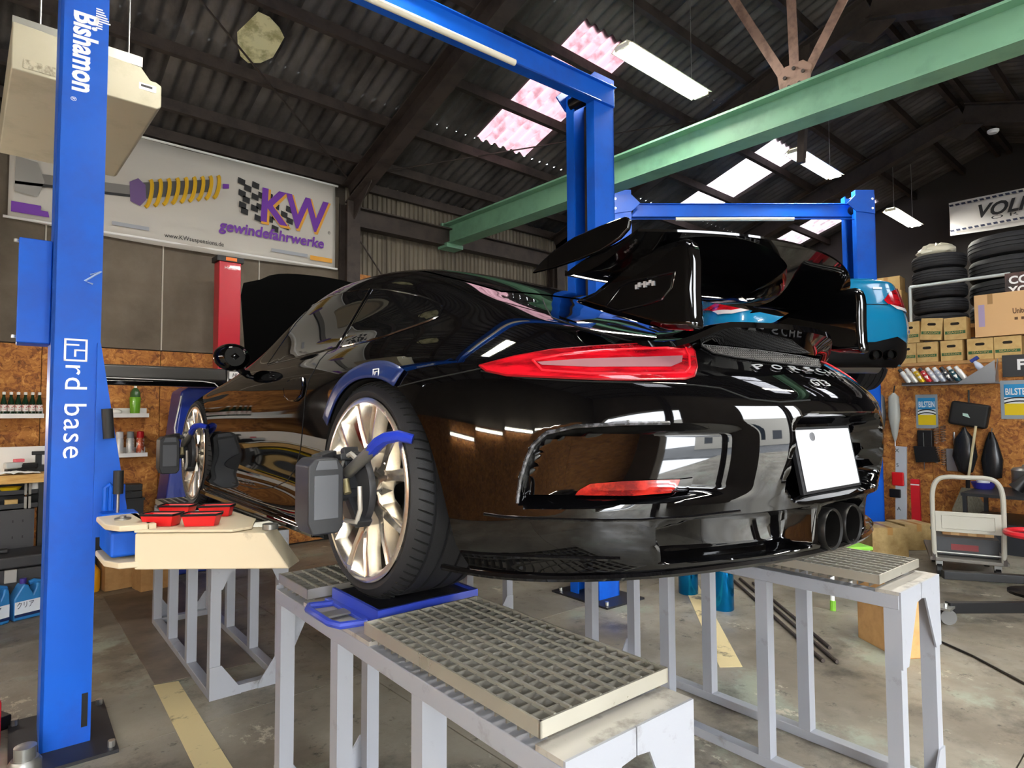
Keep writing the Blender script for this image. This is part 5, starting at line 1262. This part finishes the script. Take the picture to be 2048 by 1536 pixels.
# ================================================================== right side: partition with racks, tools and clutter
XP=7.1
RM=lambda y,z,x=XP: frame((x,y,z),(0,-1,0),(0,0,1))
pw=MB().box(XP+.02,XP+.08,-3.2,2.4,0,1.975).build('wall_partition',mat('partition backing',S('3a2a1c'),.9)); tag(pw,'strand board partition wall below the tyre deck',kind='structure')
for k in range(6): MB().box(XP,XP+.014,-3.06+.91*k,-3.06+.91*k+.905,.01,1.975).build('strand_board',M_OSB,pw)
dk=empty('storage_deck',(8.2,0,1.98),0,'storage deck above the strand board partition','deck'); MB().box(-1.1,1.1,-3.2,2.4,.0,.04).build('deck_board',M_CARD,dk)
for yy in (-3,-1,1,2.3): MB().box(.9,.98,yy-.04,yy+.04,-1.98,0).build('post',M_DARKSTEEL,dk)
# banner far behind
bz=empty('racing_banner',(9.3,-.2,4.05),0,'white racing wheel banner hanging above the tyres','banner')
b=MB(); v=[]; 
for j in range(5):
    for i in range(31): u=i/30; v.append((9.3+.015*math.sin(9*u+j)+.03*math.sin(3.1*u),.82-2.6*u,4.07+.50*j/4-.03*math.sin(math.pi*u)*(j==0)))
b.add(v,[(j*31+i,j*31+i+1,(j+1)*31+i+1,(j+1)*31+i) for j in range(4) for i in range(30)],True)
def BZ_(o): o.matrix_parent_inverse=Matrix.Translation((-9.3,.2,-4.05)); return o
BZ_(b.build('cloth',mat('grey white vinyl',S('c9c7c2'),.6),bz))
for zz in (4.50,4.115):
    for k in range(22): y=.80-.075*k; BZ_(MB().prism([(y,zz),(y-.05,zz),(y-.038,zz+.03),(y+.012,zz+.03)],'x',9.255,9.258).build('dash_mark',mat('navy ink',S('222a44'),.6),bz))
BZ_(text('banner_text','VOLK RACING',M_INK,bz,RM(-.36,4.33,9.25),size=.26,depth=.0006,width=1.7,shear=.3,bold=.008))
BZ_(text('banner_text','O R I G I N',M_INK,bz,RM(-.15,4.21,9.25),size=.07,depth=.0006,width=.9))
BZ_(text('banner_text','RAYS',M_INK,bz,RM(-.27,4.135,9.25),size=.11,depth=.0006,width=.42,shear=.4,bold=.003))
# tyres on the rack
tp=MB(); R_,w_=.33,.19
pr=[(.20,.02),(.215,.0),(.27,.0),(.31,.01),(.325,.03)]
for x_ in (.06,.095,.13): pr+=[(.33,x_-.005),(.322,x_-.004),(.322,x_+.004),(.33,x_+.005)]
pr+=[(.325,.16),(.31,.18),(.27,.19),(.215,.19),(.20,.17)]
tme=tp.lathe(pr,(0,0,0),'z',40,True).mesh('spare_tyre'); tme.materials.append(mat('matt tyre rubber',S('242426'),.75,bump=.2,bscale=60))
def tyre(x,y,z,s,label,grp):
    o=link('spare_tyre',tme,None,None,(x,y,z)); o.scale=(s,s,s); o.rotation_euler=(0,0,random.random()*6); tag(o,label,'tyre',grp); return o
names=['lowest','second lowest','middle','second highest','topmost']
for k in range(5): tyre(7.76,.60,2.50+.195*k,.92,names[k]+' tyre of the left stack behind the white rail','left stack of tyres')
for k in range(4): tyre(8.14,-.12,2.50+.285*k,1.43,['lowest','second lowest','second highest','topmost'][k]+' large tyre of the right stack','right stack of tyres')
tr=empty('tyre_shelf',(7.7,.2,2.02),0,'low shelf frame carrying the tyre stacks','shelf'); MB().box(-.28,.95,-1.2,.71,.42,.47).build('shelf_board',M_CARD,tr)
for yy in (-1.1,.67):
    for xx in (-.25,.9): MB().box(xx-.02,xx+.02,yy-.02,yy+.02,0,.42).build('leg',M_STEEL,tr)
# white rail in front
rl=empty('guard_rail',(7.36,.83,2.02),0,'white pipe guard rail in front of the tyres','rail'); M_PIPE=mat('pale grey pipe',S('c2c8c6'),.4)
MB().cyl((0,0,.0),(0,0,1.01),.017,10).build('post',M_PIPE,rl); MB().cyl((0,0,1.01),(0,-1.04,1.01),.02,10).build('top_pipe',M_PIPE,rl); MB().cyl((0,-1.02,.0),(0,-1.02,1.01),.014,10).build('post',M_PIPE,rl)
# sign at the frame edge
sg=empty('wall_sign',(7.2,-.42,2.75),0,'brown sign with white capitals at the right edge','sign'); MB().box(0,.02,-.6,.235,-.02,.26).build('board',mat('brown sign',S('5b3a35'),.5,noise=(S('2e2422'),4,.4,.6)),sg)
for s_,z_ in (('CONT',.17),('YOUR',.05)): text('sign_text',s_,M_WHITE,sg,frame((-.002,.20,z_),(0,-1,0),(0,0,1)),size=.125,depth=.0005,align='LEFT',bold=.004)
# cartons with green bands
M_GBAND=mat('green print band',S('2f5a34'),.7)
def gcarton(y,z,rz,label,x=7.17,w=.30,h=.28,tilt=0):
    e=empty('archive_carton',(x+.1,y,z),-math.pi/2+rz,label,'carton','tan cartons with green bands'); e.rotation_euler=(0,0,-math.pi/2+rz)
    Mx=Matrix.Rotation(tilt,4,'Y')
    MB().box(-w/2,w/2,-.10,.10,0,h).xf(Mx).build('box',M_CARD2,e,bevel=.004)
    MB().box(-w/2+.012,w/2-.012,-.1015,-.10,h*.26,h*.40).xf(Mx).build('green_band',M_GBAND,e)
    text('band_text','SEASON',M_CARD2,e,Mx@frame((0,-.102,h*.33),(1,0,0),(0,0,1)),size=h*.13,depth=.0004,width=.16)
    b=MB(); b.prism([(-.03+.016*math.cos(t),h*.72+.016*math.sin(t)) for t in np.linspace(math.pi/2,1.5*math.pi,7)]+[(.03+.016*math.cos(t),h*.72+.016*math.sin(t)) for t in np.linspace(-math.pi/2,.5*math.pi,7)],'y',-.103,-.097); b.xf(Mx).build('hand_hole',mat('hole dark',S('1a120a'),.9),e)
Z1=2.022
for i,(y,l) in enumerate(((.83,'lower row, leftmost behind blue coupe'),(.60,'lower row, second from left'),(.345,'lower row, third from left'),(.06,'lower row, fourth from left'),(-.20,'lower row, rightmost under the big carton'))): gcarton(y,Z1-.10 if False else Z1,0,'tan carton with green band, '+l,x=7.12,w=.225 if i<3 else .255,h=.25)
for i,(y,l,t) in enumerate(((.79,'upper row, leftmost behind blue coupe',0),(.56,'upper row, leaning, second from left',.10),(.30,'upper row, third from left',0))): gcarton(y,Z1+.255+(.02 if t else 0),0,'tan carton with green band, '+l,x=7.12,w=.23,h=.27,tilt=t)
e=empty('shipping_carton',(7.36,-.20,Z1+.26),0,'large plain carton with printed clothing brand on its side','carton')
MB().box(-.25,-.03,-.50,.30,0,.50).build('box',mat('light brown carton',S('d6ab78'),.7),e,bevel=.005)
MB().box(-.252,-.25,.12,.17,.38,.50).build('tape',mat('tan tape',S('a87f4c'),.3),e); MB().box(-.252,-.25,.20,.26,.12,.38).build('violet_label',mat('violet label',S('a795b4'),.5),e)
text('carton_print','United Athle',mat('brown print',S('5a3b22'),.6),e,frame((-.2515,-.20,.27),(0,-1,0),(0,0,1)),size=.085,depth=.0004,width=.28,bold=.002)
for k in range(4): MB().box(-.252,-.25,-.09-.06*k-.015,-.09-.06*k+.015,.17,.20).build('handling_mark',mat('brown print',S('5a3b22'),.6),e)
# boxes and bag beside and on the tyres
carton('carton',.34,.28,.20,(7.75,1.20,3.056),-1.5,'upper small carton left of the tyre stack',M_CARD2); carton('carton',.42,.34,.28,(7.75,1.22,2.774),-1.5,'wide carton left of the tyre stack',M_CARD2); carton('carton',.44,.36,.45,(7.75,1.26,2.322),-1.6,'lowest carton left of the tyre stack',M_CARD); carton('carton',.46,.40,.30,(7.75,1.26,2.021),-1.6,'base carton left of the tyre stack',M_CARD)
b=MB(); rnd=random.Random(3); b.sphere((0,0,.05),1,20,10,(.15,.20,.07)); b.v=[(p[0]*(1+.3*rnd.random()),p[1]*(1+.2*rnd.random()),max(0,p[2]*(1+.5*rnd.random()))) for p in b.v]
tag(b.build('plastic_bag',mat('pale plastic bag',S('d9d4bd'),.4),loc=(7.72,.62,2.50+.195*4+.176)),'crumpled pale plastic bag on top of left tyre stack','bag')
# shelf of spray cans
sh=empty('can_shelf',(XP,.3,1.74),0,'metal wall shelf with triangular end plate full of spray cans','shelf'); M_GALV=mat('galvanised sheet',S('a9abae'),.35,.8)
MB().box(-.22,0,-.42,.52,-.012,0).build('tray',M_GALV,sh); MB().box(-.22,-.212,-.42,.52,0,.025).build('front_lip',M_DARKSTEEL,sh); MB().prism([(-.22,0),(0,0),(0,.28)],'y',-.41,-.402).build('end_plate',M_GALV,sh); MB().prism([(-.42+.0,.0),(-.06,.0),(-.42,.25)],'x',-.226,-.222).build('face_plate',M_GALV,sh)
cc=[('e3e3e0','white'),('d9d6cc','cream'),('e0b820','yellow'),('c22a30','red'),('b9bac4','silver'),('a9b0bd','grey blue'),('33343a','black'),('1d4a56','teal'),('e8e6e0','pale')]
for k,(c,nm) in enumerate(cc):
    y=.76-.074*k; e=empty('spray_can',(XP-.12,y,1.765),0,f'{nm} spray can leaning on the wall shelf','spray can','leaning spray cans on wall shelf'); e.rotation_euler=(math.radians(-32),0,0)
    mm=mat('can '+nm,S(c),.3,.3,noise=(S('efeae2'),25,.52,.58)); MB().lathe([(.030,0),(.031,.005),(.031,.15),(.024,.165)],n=16).build('can',mm,e); MB().lathe([(.024,.165),(.024,.205),(.018,.21),(0,.21)],n=16).build('cap',mat('cap2 '+nm,S('d8d8d4' if k%3 else '2a2a2c'),.4),e)
e=empty('trigger_sprayer',(XP-.11,-.0,1.86),0,'blue and white trigger spray bottle leaning on shelf','spray bottle'); e.rotation_euler=(math.radians(-35),0,0); MB().lathe([(.035,0),(.036,.10),(.016,.16)],n=16).build('bottle',mat('pale blue bottle',S('c3cce0'),.3),e); MB().box(-.02,.02,-.06,.03,.16,.20).build('trigger_head',mat('navy plastic',S('2a3a86'),.4),e,bevel=.006)
# dark letter sign and supplier posters
e=empty('letter_sign',(XP-.02,-.42,1.93),0,'black sign with one white letter at the right edge','sign'); MB().box(0,.015,-.5,.27,-.13,.12).build('board',mat('black sign',S('2b2c2e'),.4),e); text('sign_text','F',M_WHITE,e,frame((-.002,.14,0),(0,-1,0),(0,0,1)),size=.16,depth=.0005,align='LEFT',bold=.006)
def poster(y0,y1,z0,z1,label,dark=False):
    e=empty('damper_poster',(XP-.01,(y0+y1)/2,z0),0,label,'poster','blue and yellow damper posters'); w=(y0-y1); h=z1-z0
    q=lambda a,b_,c,d_,nm,mt,t=.002: MB().box(-t,0,a,b_,c,d_).build(nm,mt,e)
    q(-w/2,w/2,0,h,'sheet',mat('poster frame',S('8f99a0' if dark else 'c9dbe6'),.4)); q(-w*.40,w*.40,h*.10,h*.40,'yellow_field',mat('poster yellow',S('e2c211'),.5),.003); q(-w*.40,w*.40,h*.56,h*.90,'blue_field',mat('poster blue',S('1f86bd'),.5),.003); q(-w*.40,w*.40,h*.40,h*.56,'white_field',M_WHITE,.003)
    for k,(zz,mt) in enumerate(((.41,M_INK),(.50,M_INK))):
        MB().tube([(-.004,w*.40*u,h*(zz+.055*(1-u*u))) for u in np.linspace(-1,1,9)],h*.018,5).build('arc',mt,e)
    text('poster_text','BILSTEIN',M_WHITE,e,frame((-.0035,0,h*.70),(0,-1,0),(0,0,1)),size=h*.24,depth=.0004,width=w*.72,bold=.002)
poster(.735,.50,1.20,1.62,'framed blue and yellow damper poster left of the black pouch',True); poster(-.12,-.46,1.32,1.76,'blue and yellow damper poster at the right edge of picture')
# hanging pouch, bags, broom, dustpan, springs, umbrellas
e=empty('hanging_pouch',(XP-.075,.17,1.36),0,'black padded pouch with small logo hanging on wall','pouch'); MB().box(-.06,.06,-.19,.19,-.13,.15).xf(Matrix.Rotation(.18,4,'X')).build('pouch',mat('black fabric',S('151516'),.6),e,bevel=.03); MB().prism([(-.02,-.03),(.05,.0),(.05,.03),(.0,.02)],'x',-.064,-.0615).build('logo',mat('pale logo',S('b9d8cc'),.5),e); MB().cyl((0,0,.15),(.02,0,.30),.01,8).build('strap',M_BLACK,e)
e=empty('rubbish_bag',(XP-.10,.22,.98),0,'black plastic bag hanging below the pouch, left of broom','bag'); b=MB().lathe([(.0,-.32),(.07,-.28),(.12,-.1),(.10,.1),(.03,.2),(.015,.24)],n=14); b.v=[(p[0]*.6,p[1]*(1+.1*rnd.random()),p[2]) for p in b.v]; b.build('bag',mat('black bin bag',S('1b1c1f'),.25),e); MB().cyl((0,0,.22),(.09,0,.26),.006,6).build('hook',M_STEEL,e)
e=empty('rubbish_bag',(XP-.07,-.03,.95),0,'black plastic bag hanging right of the broom handle','bag'); b=MB().lathe([(.0,-.34),(.08,-.30),(.10,-.1),(.06,.1),(.02,.22)],n=14); b.v=[(p[0]*.5,p[1]*(1+.1*rnd.random()),p[2]) for p in b.v]; b.build('bag',mat('black bin bag',S('1b1c1f'),.25),e); MB().cyl((0,0,.2),(.06,0,.26),.006,6).build('hook',M_STEEL,e)
e=empty('broom',(XP-.20,.15,.0),0,'broom with pale handle and grey bristles leaning on wall','broom'); MB().cyl((0,.03,.60),(.03,-.06,1.24),.014,10).build('handle',mat('bamboo pole',S('c9bd96'),.5),e); MB().cyl((0,.035,.30),(0,.03,.62),.022,10).build('ferrule',M_BLACK,e); MB().prism([(-.02,.52),(.09,.52),(.19,.26),(.16,0),(-.12,0),(-.14,.30)],'x',-.025,.025).build('bristles',mat('grey straw',S('8f8a78'),.8,noise=(S('5e5948'),30,.4,.6,(1,20,1))),e)
e=empty('dust_pan',(XP-.02,.34,.86),0,'grey metal dustpan hanging behind the bag','dustpan'); MB().box(-.012,.012,-.09,.09,-.17,.10).build('pan',M_GALV,e,bevel=.01); MB().cyl((0,0,.10),(0,0,.30),.010,8).build('handle',M_GALV,e)
for k,(y,z) in enumerate(((.515,1.12),(.445,1.14),(.515,.88),(.445,.86))):
    pts=[(XP-.05+.025*math.cos(t),y+.025*math.sin(t),z-.10+.20*t/(2*math.pi*7)) for t in np.linspace(0,2*math.pi*7,70)]
    tag(MB().tube(pts,.004,5).build('coil_spring',mat('rusty spring',S('8a7a70'),.4,.7)),['steel coil spring hung on wall, upper left','steel coil spring hung on wall, upper right','steel coil spring hung on wall, lower left','steel coil spring hung on wall, lower right'][k],'spring','coil springs on wall')
e=empty('wall_holster',(XP-.05,.63,1.0),0,'black tool holster hanging under the framed poster','holster'); MB().box(-.04,.04,-.08,.08,-.05,.18).build('pocket',M_BLACK,e,bevel=.01); MB().prism([(-.14,-.20),(.10,-.22),(.12,-.02),(-.10,-.02)],'x',-.05,.03).build('drill_body',M_BLACK,e); MB().cyl((-.045,.01,.15),(-.045,.01,-.30),.005,6).build('bit',M_STEEL,e)
for k,(y,c,l) in enumerate(((1.13,'4a4b4e','dark folded umbrella hanging left of the clear one'),(.965,'a8aaa4','clear plastic folded umbrella hanging by the blue lift post'))):
    e=empty('umbrella',(XP-.055,y,1.65),0,l,'umbrella','folded umbrellas on wall'); b=MB().lathe([(.012,.0),(.06,-.05),(.07,-.30),(.03,-.55),(.008,-.62)],n=14); b.v=[(p[0]*.7,p[1],p[2]) for p in b.v]; b.build('canopy',mat('umbrella '+c,S(c),.3),e); MB().cyl((0,0,-.62),(0,0,-.68),.006,8).build('tip',M_WHITE,e); MB().cyl((0,0,0),(.05,0,.09),.008,8).build('handle',M_BLACK,e)
# spirit levels leaning by the blue post
e=empty('spirit_level',(6.42,.74,0),0,'long pale straightedge leaning on the blue lift post','straightedge'); MB().box(-.02,.02,-.055,.055,.02,1.0).xf(Matrix.Rotation(.03,4,'X')).build('bar',mat('pale grey bar',S('b6babf'),.5),e); 
for k,ch in enumerate('XSBAA'): text('level_mark',ch,M_INK,e,frame((-.0215,.01,.95-.17*k),(0,-1,0),(0,0,1)),size=.06,depth=.0004)
MB().box(-.05,-.02,-.06,.07,.54,.70).build('red_knob',M_RED,e,bevel=.015); MB().box(-.05,-.02,-.02,.10,.40,.50).build('black_clip',M_BLACK,e,bevel=.01)
e=empty('spirit_level',(6.50,.60,0),0,'shorter red spirit level beside the pale straightedge','spirit level'); MB().box(-.02,.02,-.045,.045,.0,.62).build('bar',mat('red level',S('c8202a'),.35),e); 
for z_ in (.12,.55): MB().box(-.022,-.02,-.045,.045,z_,z_+.015).build('white_band',M_WHITE,e)
# trolley
e=empty('platform_trolley',(4.42,-.36,0),-1.25,'platform trolley with white tubular handle','trolley'); M_TROL=mat('cream grey pipe',S('a8a598'),.5)
MB().box(-.27,.27,-.02,.80,.15,.18).build('platform',mat('worn steel deck',S('6e6a63'),.5,.4),e,bevel=.006)
MB().tube(sm([(-.235,.0,.18),(-.24,-.02,.55),(-.235,-.03,.74),(-.20,-.035,.83),(-.13,-.04,.86),(.0,-.04,.86),(.13,-.04,.86),(.20,-.035,.83),(.235,-.03,.74),(.24,-.02,.55),(.235,.0,.18)]),.019,10).build('handle',M_TROL,e)
MB().box(-.225,.225,-.03,-.018,.40,.57).build('handle_plate',M_TROL,e,bevel=.004); MB().tube([(-.18,-.032,.43),(.18,-.032,.43),(.18,-.032,.54),(-.18,-.032,.54)],.003,4,closed=True).build('plate_emboss',M_TROL,e)
MB().cyl((-.24,.02,.22),(.24,.02,.22),.008,8).build('hinge_rod',M_STEEL,e)
for xx in (-.24,.24): MB().prism([(-.03,.16),(.09,.16),(.08,.24),(.0,.28)],'x',xx-.012,xx+.012).build('hinge_bracket',M_DARKSTEEL,e)
for xx in (-.20,.20):
    for yy in (.08,.70): MB().cyl((xx-.018,yy,.06),(xx+.018,yy,.06),.06,18).build('caster_wheel',M_BLACK,e); MB().box(xx-.025,xx+.025,yy-.03,yy+.03,.10,.15).build('caster_fork',M_STEEL,e)
pt=e.matrix_basis
def onT(x,y,z): q=Matrix.Translation((4.42,-.36,0))@Matrix.Rotation(-1.25,4,'Z')@Vector((x,y,z)); return tuple(q)
e=empty('grey_crate',onT(0,.36,.182),-1.25,'dark grey plastic crate with red print on the trolley','crate'); MB().box(-.22,.22,-.26,.26,0,.15).build('body',mat('dark grey plastic',S('3a3b3d'),.5),e,bevel=.01); MB().box(-.225,.225,-.265,.265,.135,.155).build('rim',mat('dark grey plastic',S('3a3b3d'),.5),e); MB().box(-.11,.08,-.262,-.26,.05,.10).build('red_print',mat('faded red print',S('7a2f30'),.6),e)
e=empty('wood_block',onT(.02,.30,.34),-1.25,'pale laminated wooden block on the grey crate','wood block'); M_W1=mat('pale wood',S('cda877'),.6); M_W2=mat('darker wood',S('ae8454'),.6); 
for k in range(6): MB().box(-.18+.06*k,-.18+.06*(k+1),-.10,.10,0,.12).build('stave',M_W1 if k%2 else M_W2,e)
# brown paper parcels by the partition
carton('paper_parcel',.34,.34,.30,(4.93,.47,0),-.75,'crumpled brown paper parcel on the floor, left of trolley',mat('brown kraft paper',S('b59a68'),.75,noise=(S('94794a'),5,.4,.6),bump=.5,bscale=9)); carton('paper_parcel',.30,.30,.26,(5.56,.40,0),-.7,'brown paper parcel half behind the trolley',mat('brown kraft paper',S('b59a68'),.75))
# open carton on the floor
carton('open_carton',.24,.36,.40,(2.36,-.45,0),-.62,'open brown carton on the floor behind far rear stand',M_CARD,open_=True)
# blue drums, steel rods
M_BCYL=mat('metallic blue',S('0f78b8'),.18,.9)
for x,y,r,h,l in ((2.26,.63,.075,.52,'shiny metallic blue cylinder standing on floor, nearer one'),(2.42,1.02,.075,.40,'shiny metallic blue cylinder standing on floor, farther one')):
    e=empty('blue_cylinder',(x,y,0),0,l,'cylinder','metallic blue cylinders'); MB().lathe([(r*.96,0),(r,.006),(r,h-.02),(r*.9,h)],n=32).build('shell',M_BCYL,e); MB().lathe([(r*.9,h),(r*.5,h+.03),(r*.3,h+.05),(0,h+.05)],n=24).build('shoulder',M_ALU,e)
for k,(a,c) in enumerate((((3.07,.94),(1.83,-.315)),((3.03,1.00),(1.79,-.255)),((3.02,.80),(2.02,-.20)))): tag(MB().cyl((*a,.012),(*c,.012),.011,8).build('steel_rod',M_DARKSTEEL),['long steel rod on floor, reaching nearest the viewer','long steel rod on floor, middle of three','long steel rod on floor, shortest of three'][k],'rod','steel rods on the floor')
# green stool
e=empty('step_stool',(3.05,.12,0),-.6,'light folding stool with green seat and white legs','stool'); M_GRN=mat('lime green plastic',S('7cb83a'),.4); MB().box(-.17,.17,-.13,.13,.40,.43).build('seat',M_GRN,e,bevel=.012)
for xx,yy in ((-.19,-.17),(.19,-.17),(-.19,.17),(.19,.17)): MB().cyl((xx*.75,yy*.6,.40),(xx,yy,.05),.014,8).build('leg',M_WHITE,e); MB().cyl((xx,yy,0),(xx*.98,yy*.98,.07),.02,10).build('foot',M_GRN,e)
MB().tube([(.13,.12,.42),(.16,.15,.58),(.10,.16,.62),(.02,.16,.62)],.012,8).build('back_tube',M_WHITE,e)
o=MB().lathe([(.028,0),(.028,.05),(.03,.05),(.03,.065),(0,.066)],n=20).build('small_jar',M_WHITE,loc=(2.97,.16,.432)); tag(o,'small white jar on the green stool','jar')
e=empty('breaker_bar',(5.45,.78,0),.4,'red and black pry bar lying by the blue post foot','tool'); MB().cyl((-.25,.0,.03),(.05,0,.03),.022,10).build('red_sleeve',M_RED,e); MB().cyl((.05,0,.03),(.3,0,.03),.016,10).build('black_shaft',M_BLACK,e)
# black cart with pot at the right edge
e=empty('work_cart',(6.25,-.55,0),0,'dark steel work cart by the partition at right edge','cart'); M_CART=mat('near black steel',S('202226'),.45)
MB().box(-.45,.45,-.45,.55,.55,.58).build('top_tray',M_CART,e); MB().box(-.45,.45,-.45,.55,.28,.30).build('shelf',M_CART,e)
for xx in (-.43,.43):
    for yy in (-.43,.52): MB().box(xx-.018,xx+.018,yy-.018,yy+.018,0,.58).build('leg',M_CART,e)
MB().box(-.40,.40,-.40,.30,.0,.27).build('cupboard',M_CART,e); MB().tube([(-.402,-.02,.16),(-.402,-.06,.13),(-.402,-.02,.09),(-.402,.02,.13)],.006,5,closed=True).build('green_mark',mat('green mark',S('4a8a3a'),.5),e)
e=empty('metal_pot',(6.45,-.42,.58),0,'aluminium pot with lid on the dark cart','pot'); MB().lathe([(.11,0),(.115,.01),(.115,.20),(.12,.21)],n=28).build('body',M_ALU,e); MB().lathe([(.12,.21),(.10,.235),(.03,.25),(.02,.27),(0,.272)],n=28).build('lid',M_ALU,e)
e=empty('blue_basin',(6.35,-.08,.58),0,'purple blue basin with white bowl on the dark cart','basin'); MB().lathe([(.08,0),(.11,.07),(.112,.07),(.085,.006)],n=24,cap=False).build('basin',mat('violet blue plastic',S('2b2a86'),.4),e); MB().lathe([(.05,.04),(.065,.12),(.068,.12),(.05,.03)],n=20,cap=False).build('bowl',M_WHITE,e)
e=empty('black_funnel',(6.1,-.40,.63),0,'tilted black funnel beside the metal pot','funnel'); MB().lathe([(.07,0),(.03,.16),(.022,.18)],n=20).xf(Matrix.Rotation(.6,4,'X')).build('cone',M_BLACK,e)
# engine crane legs and red hoop
e=empty('red_stool_ring',(4.35,-.80,0),0,'red ringed mechanic stool at the right edge','stool'); MB().tube([(.17*math.cos(t)-.0,.17*math.sin(t),.46) for t in np.linspace(0,2*math.pi,28)[:-1]],.024,8,closed=True).build('ring',mat('glossy red rim',S('c8202c'),.3),e); MB().cyl((0,0,.0),(0,0,.45),.03,12).build('post',M_BLACK,e); MB().lathe([(0,.43),(.16,.43),(.16,.45),(0,.45)],n=24).build('tray',M_BLACK,e); MB().bar((-.10,.02,.47),(.08,-.04,.47),.015,.015).build('screwdriver',M_STEEL,e); MB().lathe([(.18,0),(.18,.02),(.03,.05),(0,.05)],n=20).build('foot',M_BLACK,e)
e=empty('engine_crane',(3.5,-.95,0),0,'black engine crane legs with caster and red foot at right edge','crane')
MB().bar((-.40,.42,.10),(.25,-.05,.075),.05,.07).build('front_leg',M_BLACK,e,bevel=.004); MB().bar((.30,.62,.16),(.62,.10,.16),.06,.06).build('rear_leg',M_BLACK,e,bevel=.004); MB().prism([(.20,-.25),(.75,-.25),(.75,.0),(.2,.04)],'z',.0,.14).build('red_foot',mat('dark red steel',S('8a1420'),.35),e,bevel=.01); MB().bar((.45,-.1,.10),(.60,.14,.17),.06,.06).build('rear_link',M_BLACK,e)
MB().cyl((-.455,.40,.05),(-.425,.425,.05),.05,18).build('caster_wheel',mat('clear grey caster',S('5b5a58'),.3),e); MB().box(-.50,-.38,.38,.46,.10,.115).build('caster_plate',M_STEEL,e); MB().cyl((-.44,.42,.115),(-.44,.42,.135),.012,8).build('caster_bolt',M_BOLT,e)
e=empty('wood_plank',(4.6,-1.15,0),.3,'short pale plank on the floor behind engine crane','plank'); MB().box(-.25,.25,-.05,.05,.0,.03).build('plank',M_W1,e)
tag(MB().tube([(2.55,-.50,.008),(2.65,-.58,.008),(2.5,-.80,.008),(2.26,-1.065,.008),(2.0,-1.4,.008)],.007,6).build('floor_cable',M_BLACK),'black cable lying across the floor at right','cable')
# far stand feet and a box seen under the bumper
carton('carton',.26,.20,.14,(2.55,1.75,.10),.2,'small carton seen under the bumper by the lift foot',M_CARD2); e=empty('black_case',(2.5,1.75,0),.2,'flat black case under the small carton','case'); MB().box(-.22,.22,-.14,.14,0,.08).build('body',M_BLACK,e,bevel=.008); MB().box(-.03,.03,-.16,-.14,.02,.06).build('latch',M_BOLT,e)
# smoke detector on the roof
o=MB().lathe([(.06,0),(.06,.02),(.045,.04),(0,.045)],n=24).build('smoke_detector',M_WHITE); q=at(1986,257,y=-.1); o.location=(q.x,q.y,q.z-.02); o.rotation_euler=(math.pi,0,0); tag(o,'small round white smoke detector under the far roof','detector')
